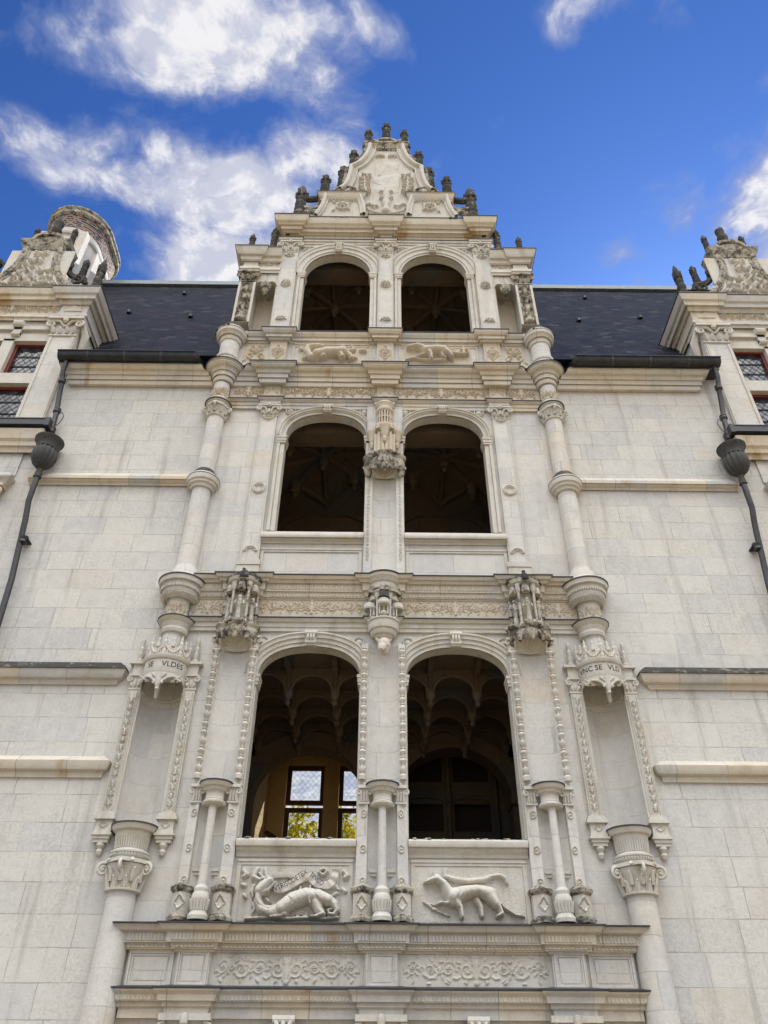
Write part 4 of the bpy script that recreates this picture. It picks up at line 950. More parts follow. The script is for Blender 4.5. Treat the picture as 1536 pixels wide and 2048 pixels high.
# ================================================================== piers between the lower openings
def statuette(m, x, y, z, h):
    """small standing figure: robe, shoulders, head, arms"""
    m.lathe([(h*.10, z), (h*.09, z+h*.1), (h*.075, z+h*.45), (h*.095, z+h*.66), (h*.115, z+h*.76), (h*.05, z+h*.83), (h*.05, z+h*.85), (h*.075, z+h*.89), (h*.08, z+h*.94), (h*.055, z+h*.99), (0, z+h)], x, y, n=9, sq=.8)
    for q in (-1, 1): m.tube([(x+q*h*.14, y, z+h*.75), (x+q*h*.18, y-h*.06, z+h*.58), (x+q*h*.06, y-h*.14, z+h*.56)], [h*.045, h*.04, h*.03], 6)
def pier(xc, central):
    zb, zm, zt = A(3.38, -.1), A(5.02, -.15), A(7.02, -.1)
    hw = .315
    low = [(xc-hw, .01), (xc-hw, -.10), (xc-hw+.035, -.12), (xc-hw+.13, -.16), (xc-hw+.14, -.10), (xc-.09, -.06), (xc, -.05), (xc+.09, -.06), (xc+hw-.14, -.10), (xc+hw-.13, -.16), (xc+hw-.035, -.12), (xc+hw, -.10), (xc+hw, .01)]
    m = MB(); m.plan(low, zb, zm); p = B(m, 'pier', bayst)
    arc = [(xc-.215*math.cos(math.pi*k/14), -.135+.125*math.sin(math.pi*k/14)) for k in range(15)]
    m = MB(); m.plan([(xc-hw, .01), (xc-hw, -.09), (xc-.245, -.135)]+arc+[(xc+.245, -.135), (xc+hw, -.09), (xc+hw, .01)], zm, zt); m.build('hollow_niche', bayst, p)
    # colonnette on a carved base, flanked by pedestals with weathered caps
    m = MB(); zc0 = A(3.76, -.2); zc1 = A(4.72, -.2); m.lathe([(.055, zc0), (.052, zc0+.1), (.047, zc1)], xc, -.20, n=16); m.build('colonnette', bayst, p)
    m = MB(); m.lathe([(.115, zb), (.12, zb+.04), (.10, zb+.07), (.085, zb+.10), (.09, zb+.16), (.105, zb+.22), (.095, zb+.27), (.08, zb+.29), (.085, zb+.33), (.075, zb+.345), (.055, zb+.37)], xc, -.20, n=18)
    for k in range(9):
        a = rad(180+k*22.5); m.tube([(xc+.09*math.cos(a), -.2+.09*math.sin(a), zb+.1), (xc+.108*math.cos(a), -.2+.108*math.sin(a), zb+.22)], .012, 5)
    m.build('colonnette_base', carved, p)
    for t in (-1, 1):
        bx = xc+t*.235; q = .105
        m = MB(); m.plan([(bx-q, .0), (bx-q, -.13), (bx, -.235), (bx+q, -.13), (bx+q, .0)], zb+.0, zb+.32)
        relief(m, bx-.08, bx+.08, zb+.09, zb+.29, -.2, [([(bx-.06, zb+.19, .008), (bx, zb+.27, .008), (bx+.06, zb+.19, .008), (bx, zb+.11, .008), (bx-.06, zb+.19, .008)], .02)], .01, mapf=lambda gx, gz, H: np.stack([gx, -.237+1.0*np.abs(gx-bx)-H, gz], 2))
        ped = m.build('pedestal', carved, p)
        m = MB()
        def dia(e, z0, z1, e2):
            a_ = [(bx-q-e, .0), (bx-q-e, -.13-e*.4), (bx, -.235-e*1.2), (bx+q+e, -.13-e*.4), (bx+q+e, .0)]; b_ = [(bx-q-e2, .0), (bx-q-e2, -.13-e2*.4), (bx, -.235-e2*1.2), (bx+q+e2, -.13-e2*.4), (bx+q+e2, .0)]
            m.add([(x, y, z0) for x, y in a_]+[(x, y, z1) for x, y in b_], [(i, i+1, i+6, i+5) for i in range(4)]+[(5, 6, 7, 8, 9), (4, 3, 2, 1, 0)])
        dia(.03, zb, zb+.035, .035); dia(.035, zb+.036, zb+.075, .004)
        m.build('plinth_moulding', worn, p); m = MB()
        dia(.005, zb+.30, zb+.325, .03); dia(.03, zb+.326, zb+.36, .035); dia(.033, zb+.361, zb+.40, -.02)
        m.build('weathered_moulding', worn, p)
        # tiny ornament discs on the strips
        for zz in (3.83, 4.20, 4.62):
            m = MB(); cz = A(zz, -.14); cx_ = xc+t*(hw-.082); R_ = .042
            relief(m, cx_-R_, cx_+R_, cz-R_*1.3, cz+R_*1.3, 0, [ring(cx_, cz, R_*.8, .007, .012, 14, 1.25), ([(cx_, cz, R_*.35)], .014)], .006, .001, mapf=lambda gx, gz, H, t=t: np.stack([gx, -.139-(.04/.095)*((xc+t*(hw-.082)-gx)*t)-H-.003, gz], 2)); m.build('ornament_disc', carved, p)
        # small capital of the strip
        m = MB(); cz = A(4.74, -.15); sx_ = xc+t*(hw-.085)
        m.box(sx_-.07, sx_+.07, -.165, -.02, cz, cz+.02); m.box(sx_-.06, sx_+.06, -.155, -.02, cz+.02, cz+.19); m.box(sx_-.085, sx_+.085, -.19, -.02, cz+.19, cz+.225)
        for q2 in (-1, 1): volute(m, sx_+q2*.065, -.165, cz+.145, .04, (q2, 0), .014)
        for q2 in (-.035, 0, .035): m.tube([(sx_+q2, -.158, cz+.03), (sx_+q2, -.165, cz+.1), (sx_+q2, -.185, cz+.135)], [.014, .017, .01], 6)
        m.lathe([(.03, cz+.225), (.035, cz+.25), (.02, cz+.27), (.03, cz+.31), (.02, cz+.34)], sx_, -.13, n=9)
        m.build('strip_capital', carved, p)
        # step moulding low on the back of the hollow
        m = MB(); m.box(xc+t*.07, xc+t*.16, -.105, -.03, A(3.93, -.1), A(3.96, -.1)); m.box(xc+t*.07, xc+t*.15, -.09, -.03, A(3.89, -.1), A(3.93, -.1)-.001); m.build('step_moulding', carved, p)
        # candelabrum up the edge of the niche
        m = MB(); z = A(5.05, -.16); k = 0; zend = A(6.95, -.16); cx2 = xc+t*.265; q = .128
        pr_ = [(.05, z), (.055, z+.05), (.035, z+.07)]; z += .07
        while z < zend-.06:
            pr_ += [(.022, z+.01), (.040, z+.035), (.046, z+.055), (.036, z+.075), (.020, z+.09), (.034, z+.098), (.034, z+.108), (.018, z+.115)] if k % 3 else [(.020, z+.01), (.032, z+.025), (.05, z+.075), (.048, z+.085), (.022, z+.10), (.018, z+.125)]
            z += .118 if k % 3 else .128; k += 1
        m.lathe(pr_+[(.03, zend)], cx2, -.15, n=10); m.build('candelabrum', carved, p)
    m = MB(); m.lathe(LP([(.05, 4.68), (.06, 4.70), (.115, 4.725), (.14, 4.75), (.145, 4.78), (.12, 4.795), (.125, 4.80), (.115, 4.82), (.115, 4.88), (.125, 4.90), (.15, 4.915), (.155, 4.95), (.18, 4.97), (.20, 5.01), (.205, 5.03)], -.15), xc, -.15, 175, 365, 28)
    for k in range(17):
        a = rad(180+k*11.25); m.tube([(xc+.125*math.cos(a), -.15+.125*math.sin(a), A(4.735, -.26)), (xc+.148*math.cos(a), -.15+.148*math.sin(a), A(4.77, -.28))], .012, 5); m.lathe([(0, A(4.925, -.28)), (.011, A(4.935, -.28)), (0, A(4.945, -.28))], xc+.155*math.cos(a), -.15+.155*math.sin(a), n=6)
    ped = m.build('statue_pedestal', carved, p)
    m = MB(); z = A(5.033, -.34); m.lathe([(.215, z), (.218, z+.016), (.05, z+.03)], xc, -.15, 170, 370, 26); m.build('lead_flashing', lead, p)
    return p
def shell(m, xc, y, z, R_, depth, h):
    """scalloped half shell seen from below, hinge at the back"""
    na, nr = 72, 9; P3 = np.zeros((nr, na+1, 3))
    for i in range(nr):
        t = i/(nr-1)
        for k in range(na+1):
            a = math.pi*k/na; fl = .05*math.cos(16*a)*t
            q = R_*t*(1+fl); fd_ = .020*math.cos(18*a)*min(1, t*1.6); b = t*math.pi/2; rr = R_*(1+fl)*math.sin(b); P3[i, k] = (xc-rr*math.cos(a), y-depth*(1-math.cos(b))*abs(math.sin(a))**.6-fd_*.7, z+h*math.sin(a)*math.sin(b)+.01*t+fd_*.5)
    m.grid(P3[:, ::-1]); m.tube([tuple(P3[-1, k]) for k in range(na+1)], .016, 6)
def lobed_hood(m, xc, y, z, R_, h, lobes=3):
    """hood of bulging lobes over the shell"""
    n = 45; prof_ = [(.92, 0), (1.0, .15), (1.04, .4), (1.0, .7), (1.10, .82), (1.12, .92), (.85, 1.0)]
    P3 = np.zeros((len(prof_), n+1, 3))
    for i, (r, q) in enumerate(prof_):
        for k in range(n+1):
            a = math.pi*(1+k/n); lb = .82+.24*abs(math.sin(lobes*(a-math.pi)))**.8
            P3[i, k] = (xc+R_*r*lb*1.1*math.cos(a), y+R_*r*lb*math.sin(a), z+h*q)
    m.grid(P3); top = P3[-1]; m.add(np.vstack([top, [[xc, y, z+h*1.05]]]), [(k, k+1, n+1) for k in range(n)]); 
def tabernacle(xc, z0, z1, R_, yc, dark, nfig=3):
    tm = stained if dark else carved
    """canopy tower: ribbed core with niches and statuettes, weathered gablets on top"""
    h = z1-z0
    m = MB(); m.lathe([(R_*.46, z0), (R_*.46, z0+h*.70), (R_*.92, z0+h*.77), (R_*.98, z0+h*.82), (R_*.8, z0+h*.86)], xc, yc, 180, 360, 24)
    for a0 in (182, 240, 300, 358):
        a = rad(a0); x, y = xc+R_*.78*math.cos(a), yc+R_*.78*math.sin(a)
        m.tube([(x, y, z0), (x, y, z0+h*.74)], .020, 6)
        m.lathe([(.035, z0), (.04, z0+.04), (.026, z0+.06)], x, y, n=7); m.lathe([(.026, z0+h*.6), (.04, z0+h*.66), (.045, z0+h*.74)], x, y, n=7)
    tb = B(m, 'tabernacle', tm)
    m = MB()
    for a0 in (212, 270, 328)[:nfig]:
        a = rad(a0); x, y = xc+R_*.72*math.cos(a), yc+R_*.72*math.sin(a)
        m.lathe([(.02, z0), (.05, z0+.05), (.055, z0+.08), (.03, z0+.09)], x, y, n=8); statuette(m, x, y-.01, z0+.09, h*.40)
        m.lathe([(.06, z0+h*.60), (.065, z0+h*.64), (.05, z0+h*.72), (.02, z0+h*.74)], x, y, n=8)
    m.build('statuette', tm, tb)
    m = MB(); zc = z0+h*.82
    for a0 in (205, 270, 335):
        a = rad(a0); x, y = xc+R_*.74*math.cos(a), yc+R_*.74*math.sin(a)
        m.lathe([(.08, zc-.03), (.085, zc), (.07, zc+.03), (.055, zc+h*.09), (.02, zc+h*.13), (.03, zc+h*.155), (.0, zc+h*.18)], x, y, n=7)
    for k in range(14):
        a = rad(random.uniform(180, 360)); q = R_*random.uniform(.5, 1.0); m.lathe([(.05, zc-.03), (.055, zc+.02), (.03, zc+.08), (.0, zc+.11)], xc+q*math.cos(a), yc+q*math.sin(a), n=6)
    m.lathe([(R_*.95, zc-.02), (R_*.9, zc+.02), (R_*.55, zc+h*.1), (R_*.25, zc+h*.19), (.03, zc+h*.22)], xc, yc, 180, 360, 20)
    m.build('crest', black if dark else worn, tb)
    return tb
for xc in PIERS:
    central = abs(xc) < .1
    p = pier(xc, central)
    if not central:
        m = MB(); shell(m, xc, -.055, A(6.90, -.10), .235, .29, .26); m.build('shell_canopy', carved, p)
        m = MB(); z0 = A(7.16, -.33); lobed_hood(m, xc, -.10, z0, .27, .22, 3)
        for k in range(26):
            a = rad(random.uniform(180, 360)); q = random.uniform(.2, .32); m.lathe([(.03, z0+.19), (.035, z0+.215), (.015, z0+.245), (0, z0+.255)], xc+q*math.cos(a), -.10+q*math.sin(a), n=6)
        for a0 in (195, 232, 270, 308, 345):
            a = rad(a0); m.lathe([(0, z0-.07), (.03, z0-.04), (.035, z0+.0), (.05, z0+.06)], xc+.27*math.cos(a), -.10+.27*math.sin(a), n=7)
        m.build('hood', black if central else worn, p)
        for t in (-1, 1):
            m = MB(); x = xc+t*.27; zq = A(6.96, -.16); m.box(x-.06, x+.06, -.17, 0, zq-.05, zq-.02); m.box(x-.05, x+.05, -.16, 0, zq-.02, zq+.14); m.box(x-.075, x+.075, -.20, 0, zq+.14, zq+.17)
            for q2 in (-1, 1): volute(m, x+q2*.055, -.17, zq+.10, .035, (q2, 0), .013)
            m.build('strip_capital', carved, p)
        tabernacle(xc, A(7.40, -.40), A(8.42, -.42), .285, -.11, True)
    else:
        # centre: hanging boss with a beast's head, cup, tabernacle of niches under a round cornice
        m = MB(); m.lathe(LP([(.05, 7.10), (.10, 7.12), (.13, 7.16), (.135, 7.19), (.17, 7.21), (.19, 7.25), (.195, 7.30), (.215, 7.31), (.23, 7.37), (.23, 7.44), (.25, 7.46), (.25, 7.48)], -.06), xc, -.06, 175, 365, 30); cup = B(m, 'hanging_cup', carved)
        m = MB(); zq = A(7.02, -.2)
        m.lathe([(0, zq-.15), (.05, zq-.13), (.085, zq-.07), (.10, zq), (.085, zq+.07), (.06, zq+.1)], .01, -.17, n=12)
        m.tube([(-.01, -.2, zq-.02), (-.02, -.27, zq-.09), (-.03, -.29, zq-.13)], [.07, .055, .03], 8); m.tube([(-.06, -.2, zq+.04), (-.11, -.22, zq+.09)], [.03, .012], 6); m.tube([(.07, -.2, zq+.04), (.11, -.22, zq+.07)], [.03, .012], 6)
        m.tube([(.05, -.23, zq-.02), (.075, -.25, zq-.03)], [.028, .012], 6); m.build('beast_head', carved, cup)
        tb = tabernacle(0., A(7.46, -.28), A(8.10, -.3), .24, -.06, False, 3)
        m = MB(); zq = A(7.72, -.3)
        for a0 in (198, 270, 342):
            a = rad(a0); x, y = .22*math.cos(a), -.06+.22*math.sin(a); m.lathe([(.0, zq-.20), (.045, zq-.17), (.05, zq-.14), (.03, zq-.12)], x, y, n=8); m.lathe([(.085, zq-.02), (.095, zq), (.085, zq+.07), (.06, zq+.09)], x, y, n=9)
            for e in (-.06, .06): m.tube([(x-e*math.sin(a), y+e*math.cos(a), zq-.16), (x-e*math.sin(a), y+e*math.cos(a), zq)], .012, 5)
        m.build('baldachin', carved, tb)
        m = MB(); m.lathe([(.09, zq+.09), (.08, zq+.11), (.05, zq+.2), (.02, zq+.27), (.035, zq+.29), (0, zq+.33)], 0., -.29, n=10); m.build('spirelet', black, tb)
        m = MB(); m.lathe(LP([(.20, 7.98), (.225, 8.0), (.23, 8.10), (.25, 8.12), (.27, 8.17), (.30, 8.22), (.31, 8.29), (.31, 8.31), (.1, 8.35)], -.05), 0, -.05, 172, 368, 30); rc = B(m, 'round_cornice', carved)
        m = MB(); z = A(8.313, -.36); m.lathe([(.323, z), (.326, z+.018), (.1, z+.05)], 0, -.05, 170, 370, 30); m.build('lead_flashing', lead, rc)

# ================================================================== storey two: centre niche and side pilasters
m = MB(); zt = A(10.60, -.1); arc = [(-.20*math.cos(math.pi*k/14), -.10+.11*math.sin(math.pi*k/14)) for k in range(15)]
m.plan([(-.325, .01), (-.325, -.06), (-.30, -.07), (-.24, -.10), (-.215, -.10)]+arc+[(.215, -.10), (.24, -.10), (.30, -.07), (.325, -.06), (.325, .01)], 8.2, zt); cn = B(m, 'centre_niche', bayst)
m = MB(); m.plan([(-.325, .01), (-.325, -.05), (.325, -.05), (.325, .01)], zt, 12.1); m.build('niche_backing', bayst, cn)
for t in (-1, 1):
    m = MB(); relief(m, t*.262-.035, t*.262+.035, 8.35, A(10.5, -.1), 0, candel(t*.262-.028, t*.262+.028, 8.4, A(10.45, -.1), .012, 12), .009, .001, mapf=lambda gx, gz, H, t=t: np.stack([gx, -.098+.5*(np.abs(gx)-.24).clip(0)-H, gz], 2), edge=0.); m.build('beaded_strip', carved, cn, None, None, 60)
    m = MB(); x = t*.26; zq = A(10.36, -.14)
    m.prism([(x-.05, zq), (x+.05, zq), (x+.07, zq+.12), (x-.07, zq+.12)], -.14, -.02); m.box(x-.08, x+.08, -.16, 0, zq+.121, zq+.15); volute(m, x+t*.07, -.13, zq+.09, .035, (t, 0), .014); m.build('strip_capital', carved, cn)
m = MB(); shell(m, 0, -.055, A(10.20, -.06), .215, .30, .36); m.build('shell_canopy', carved, cn)
m = MB(); z0 = A(10.50, -.33); lobed_hood(m, 0, -.07, z0, .31, .32, 3)
for a0 in (198, 270, 342):
    a = rad(a0); m.lathe([(0, z0-.10), (.05, z0-.07), (.07, z0+.0), (.08, z0+.12), (.075, z0+.2)], .29*math.cos(a), -.07+.27*math.sin(a), n=10)
for k in range(60):
    a = rad(random.uniform(180, 360)); q = random.uniform(.26, .36); m.lathe([(.022, z0+.27), (.03, z0+.30), (.012, z0+.34), (0, z0+.36)], q*math.cos(a), -.07+q*.95*math.sin(a), n=6)
m.build('hood', worn, cn)
m = MB(); z0 = A(10.92, -.3); z1 = A(11.36, -.3)
m.lathe([(.19, z0-.05), (.19, z1)], 0, -.08, 180, 360, 20)
for a0 in (185, 214, 240, 262, 278, 300, 326, 355):
    a = rad(a0); m.box(.2*math.cos(a)-.02, .2*math.cos(a)+.02, -.08+.2*math.sin(a)-.015, -.07+.2*math.sin(a), z0-.05, z1)
for a0 in (190, 270, 350):
    a = rad(a0); x, y = .22*math.cos(a), -.08+.22*math.sin(a); zq = A(11.40, -.3)
    m.lathe([(0, zq-.33), (.03, zq-.31), (.05, zq-.24), (.035, zq-.2), (.07, zq-.12), (.075, zq-.02), (.10, zq+.02), (.105, zq+.06), (.05, zq+.10)], x, y, n=14)
m.build('canopy_tower', creamc, cn)
m = MB(); zq = A(11.42, -.3)
for k in range(5):
    a = rad(200+k*35); m.lathe([(.045, zq+.02), (.05, zq+.07), (.02, zq+.10), (.025, zq+.14), (0, zq+.18)], .20*math.cos(a), -.08+.20*math.sin(a), n=8)
m.lathe([(.17, zq), (.165, zq+.15), (.19, zq+.17), (.19, zq+.2), (.125, zq+.21), (.125, zq+.24)], 0, -.07, 180, 360, 22)
zc0 = zq+.24; zc1 = zc0+.30
m.lathe([(.085, zc0), (.085, zc1)], 0, -.08, n=14)
for k in range(9):
    a = rad(180+k*22.5); m.tube([(.13*math.cos(a), -.08+.13*math.sin(a), zc0), (.13*math.cos(a), -.08+.13*math.sin(a), zc1)], .014, 6)
m.lathe([(.145, (zc0+zc1)/2-.012), (.147, (zc0+zc1)/2+.012)], 0, -.08, 180, 360, 20)
m.lathe([(.14, zc1), (.165, zc1+.03), (.17, zc1+.07), (.13, zc1+.12), (.14, zc1+.17), (.165, zc1+.21), (.14, zc1+.26), (.05, zc1+.30), (.04, zc1+.36), (.075, zc1+.40), (.085, zc1+.43), (.0, zc1+.47)], 0, -.08, n=18)
m.build('lantern', creamc, cn)

def pilaster(s, x0, x1, zb, zt, y, capz, discs, baseh=.0, rich=False):
    xc = (x0+x1)/2; hw = (x1-x0)/2
    m = MB(s); m.box(x0, x1, y, .02, zb, zt); p = B(m, 'pilaster', bayst)
    m = MB(s); e = .02
    for a, b in ((x0, x0+e), (x1-e, x1)): m.box(a, b, y-.012, y+.005, zb+.05, zt-.02)
    m.box(x0+e+.001, x1-e-.001, y-.012, y+.005, zt-.045, zt-.02); m.box(x0+e+.001, x1-e-.001, y-.012, y+.005, zb+.05, zb+.075); m.build('panel_edge', carved, p)
    for zz, kind in discs:
        R_ = min(hw*.78, .12); m = MB(s); st = [ring(xc, zz, R_*.86, .014, .024), ring(xc, zz, R_*.62, .010, .018)]
        if rich: st = [ring(xc, zz, R_*.9, .012, .026)]+rosette(xc, zz, R_*.75, .036, 6)
        a, b = (zz-R_, zz+R_) if kind == 0 else ((zz, zz+R_) if kind > 0 else (zz-R_, zz))
        relief(m, xc-R_, xc+R_, a, b, y, st, .010, .001, edge=.005); m.build('ornament_disc', carved, p, None, None, 60)
    if baseh:
        m = MB(s)
        for a, b, e in ((0, .34, .05), (.36, .6, .04), (.62, 1., .06)): m.box(x0-e*.6, x1+e*.6, y-e*.6, .02, zb+baseh*a, zb+baseh*b)
        m.build('pilaster_base', carved, p)
    z0, z1 = capz; h = z1-z0
    m = MB(s); m.box(x0-.012, x1+.012, y-.015, .02, z0, z0+.028)
    m.prism([(x0+.01, z0+.028), (x1-.01, z0+.028), (x1+.045, z0+h*.86), (x0-.045, z0+h*.86)], y-.02, .02); m.box(x0-.06, x1+.06, y-.075, .02, z0+h*.87, z1)
    for q in (-1, 1):
        volute(m, xc+q*(hw+.03), y-.045, z0+h*.66, h*.2, (q, 0), .024)
        m.tube([(xc+q*.03, y-.03, z0+h*.40), (xc+q*hw*.5, y-.05, z0+h*.72), (xc+q*(hw+.02), y-.05, z0+h*.82)], [.02, .022, .02], 7)
    for q in (-.75, -.25, .25, .75): m.tube([(xc+q*hw, y-.02, z0+.04), (xc+q*hw*1.05, y-.035, z0+h*.25), (xc+q*hw*1.1, y-.06, z0+h*.38)], [.024, .032, .018], 7)
    m.lathe([(0, z0+h*.70), (.035, z0+h*.76), (.045, z0+h*.85), (.035, z0+h*.95), (0, z1)], xc, y-.07, n=9)
    m.tube([(xc, y-.03, z0+h*.3), (xc, y-.045, z0+h*.6)], [.03, .02], 7)
    m.build('capital', carved, p)
    return p
for s in (1, -1):
    pilaster(s, 1.965, 2.265, 8.21, 11.70, -.045, (A(11.70, -.06), A(12.0, -.1)), [(8.62, 1), (9.93, 0), (11.66, -1)], .24)
    pilaster(s, 1.955, 2.325, 14.12, A(16.93, -.04), -.045, (A(16.93, -.06), A(17.36, -.1)), [(14.42, 1), (15.66, 0), (A(16.84, -.05), -1)], 0, True)
pilaster(1, -.165, .165, 14.12, A(16.93, -.04), -.045, (A(16.93, -.06), A(17.36, -.1)), [(14.42, 1), (15.66, 0), (A(16.84, -.05), -1)], 0, True)

# inscriptions on the two canopy bands
def bandtext(body, xc, a0, size, z):
    v_, f_ = text_mesh(body, size); R_ = .314
    a = rad(a0)+v_[:, 0]*1.0/R_
    P3 = np.stack([xc+R_*np.cos(a), -.02+R_*np.sin(a), z+v_[:, 1]], 1); return P3, f_
for xc, words in ((-3.07, (('SE', 240), ('VLDES', 300))), (3.07, (('VNC', 219), ('SE', 254), ('VLD', 296)))):
    can = [o for o in castle.children if o.name.startswith('niche_canopy') and (sum(v.co.x for v in o.data.vertices) > 0) == (xc > 0)][0]
    for wd, a0 in words: MB().add(*bandtext(wd, xc, a0, .112, A(6.645, -.25))).build('lettering', letter, can, None, None, 0)

# ================================================================== little side turrets of the top storey
def finial(m, x, y, z, h, r, n=12):
    """candelabrum finial: ringed shaft, bulb and pointed cone"""
    p_ = [(1.25, 0), (1.25, .05), (.95, .07), (.8, .12), (1.0, .17), (1.05, .22), (.78, .27), (.98, .31), (.98, .34), (.72, .38), (.92, .43), (.95, .48), (.70, .53), (.88, .57), (.88, .60), (.62, .64), (.80, .70), (.84, .76), (.74, .83), (.5, .90), (.22, .96), (0, 1)]
    m.lathe([(r*a, z+h*b) for a, b in p_], x, y, n=n)
    for k in range(6):
        a = k*1.05; m.tube([(x+r*.85*math.cos(a), y+r*.85*math.sin(a), z+h*.66), (x+r*.9*math.cos(a), y+r*.9*math.sin(a), z+h*.78)], r*.22, 5)
def crocket_strut(m, pts, r):
    c = bez(pts, 6); m.tube(c, r, 7)
    for i in range(2, len(c)-1, 3): m.lathe([(r*.9, c[i][2]), (r*1.0, c[i][2]+r*.9), (r*.5, c[i][2]+r*1.5), (0, c[i][2]+r*1.8)], c[i][0], c[i][1], n=6)
for s in (1, -1):
    m = MB(s); yb = .38
    m.box(2.36, 3.02, yb, 1.4, 13.9, A(16.6, 0)); tw = B(m, 'side_turret', creamc)
    m = MB(s); x0, x1 = 2.80, 3.12; y = -.06; zb, zt = A(14.40, y), A(15.76, y)
    m.box(x0, x1, y, 1.4, zb, zt+.9); m.build('turret_pier', carved, tw)
    m = MB(s); relief(m, x0+.03, x1-.03, zb+.02, zt-.02, y, candel(x0+.02, x1-.02, zb+.02, zt-.02, .05, 8)+[leaf(x, z, an, .14, .035, .04) for x in (x0+.07, x1-.07) for z, an in ((zb+.25, 60), (zb+.5, 120), (zb+.8, 70), (zb+1.0, 110))]+[([(x0+.06, zb+.05, .03), ((x0+x1)/2, zb+.12, .1), (x1-.06, zb+.05, .03)], .06)], .012, .003, edge=.0); m.build('candelabrum_carving', worn, tw, None, None, 60)
    m = MB(s); m.box(x0-.02, x0+.03, y-.02, y+.01, zb, zt); m.box(x1-.03, x1+.02, y-.02, y+.01, zb, zt); m.build('panel_edge', carved, tw)
    m = MB(s); z0, z1 = A(15.76, y), A(16.16, y-.05); h = z1-z0
    m.box(x0-.03, x1+.03, y-.03, .3, z0, z0+.04); m.prism([(x0, z0+.04), (x1, z0+.04), (x1+.05, z0+h*.85), (x0-.05, z0+h*.85)], y-.02, .3); m.box(x0-.08, x1+.08, y-.09, .3, z0+h*.86, z1)
    for q in (-1, 1): volute(m, (x0+x1)/2+q*.17, y-.05, z0+h*.62, .075, (q, 0), .024)
    for q in (-.11, 0, .11): m.tube([((x0+x1)/2+q, y-.03, z0+.06), ((x0+x1)/2+q, y-.05, z0+h*.4), ((x0+x1)/2+q, y-.09, z0+h*.55)], [.03, .035, .02], 7)
    m.build('capital', worn, tw)
    # double hanging arch with a pendant
    m = MB(s); xa, xb = 2.33, 2.80; zs_ = A(15.62, -.02)
    for c_ in (xa+.118, xb-.118):
        cv = acurve(c_, zs_, .11, .14, 2.0, 14); zt_ = A(16.20, -.03)
        m.add([(x, -.02, z) for x, z in cv]+[(x, -.02, zt_) for x, z in cv]+[(x, .38, z) for x, z in cv], [(i, i+1, i+16, i+15) for i in range(14)]+[(i, i+30, i+31, i+1) for i in range(14)])
        m.arcsweep([(0, 0), (.0, .03), (.03, .03), (.03, 0)], cv, -.02)
    m.box((xa+xb)/2-.012, (xa+xb)/2+.012, -.02, .3, zs_, zs_+.4); m.box(xb-.01, xb+.0, -.018, .3, zs_-.1, zs_+.5); m.box(xa-.01, xa+.01, -.018, .3, zs_-.1, zs_+.5); m.build('hanging_arch', carved, tw)
    m = MB(s); zp = A(15.33, -.05); m.lathe([(0, zp), (.03, zp+.02), (.045, zp+.05), (.03, zp+.08), (.065, zp+.12), (.075, zp+.16), (.055, zp+.19), (.085, zp+.25), (.10, zp+.33), (.06, zp+.38)], (xa+xb)/2, -.05, n=12)
    for k in range(8): m.tube([((xa+xb)/2+.08*math.cos(k*.785), -.05+.08*math.sin(k*.785), zp+.22), ((xa+xb)/2+.1*math.cos(k*.785), -.05+.1*math.sin(k*.785), zp+.34)], .018, 5)
    m.build('pendant', worn, tw)
    m = MB(s); pth = [(2.30, -.03), (2.80, -.03), (2.80, -.07), (3.12, -.07), (3.12, 1.4)]
    pr = prof([(0, 16.12), (.03, 16.14), (.04, 16.22), (.06, 16.26), (.06, 16.32), (.0, 16.34), (.0, 16.50), (.03, 16.52), (.07, 16.60), (.08, 16.72), (.13, 16.80), (.17, 16.95), (.19, 17.08), (.20, 17.12), (.0, 17.16)], -.05)
    m.sweep(pr, pth); cr = m.build('turret_cornice', carved, tw, None, None)
    m = MB(s); zz = pr[-2][1]; m.sweep([(.0, zz+.004), (.212, zz+.004), (.214, zz+.022), (0, zz+.05)], pth); m.build('lead_flashing', lead, tw)
    m = MB(s); m.box(2.32, 3.10, .0, 1.4, A(16.1, 0), zz+.02); m.build('turret_block', carved, tw)
    m = MB(s); relief(m, 2.36, 2.78, A(16.35, -.03), A(16.49, -.03), -.03, arab(2.36, 2.78, A(16.35, -.03), A(16.49, -.03), .02, 61, .2), .012); m.build('arabesque_panel', creamc, tw)
    # finials and the bridge between them
    m = MB(s); zf = zz+.03; finial(m, 3.04, -.02, zf, .84, .075); m.build('finial', black, tw)
    m = MB(s); finial(m, 2.55, -.02, zf, 1.12, .085); m.build('finial', black, tw)
    m = MB(s); crocket_strut(m, [(3.02, -.02, zf+.17), (2.9, -.02, zf+.24), (2.75, -.02, zf+.22), (2.58, -.02, zf+.32)], .04)
    for k in range(9): m.lathe([(.06, zf-.02), (.065, zf+.05), (.03, zf+.11), (0, zf+.13)], 2.4+k*.075, random.uniform(-.1, .1), n=6)
    m.build('crested_bridge', black, tw)

# ================================================================== the gable
GY = .10
# outline heights are measured at the gable plane itself
right = bez([(1.16, 19.71), (1.05, 19.86), (.97, 20.18), (.93, 20.52), (.92, 20.82)], 5)+bez([(.84, 20.88), (.69, 21.05), (.56, 21.33), (.48, 21.66), (.45, 21.96)], 5)
foot = bez([(.48, 18.60), (.52, 19.0), (.60, 19.40), (.66, 19.55)], 5)
m = MB()
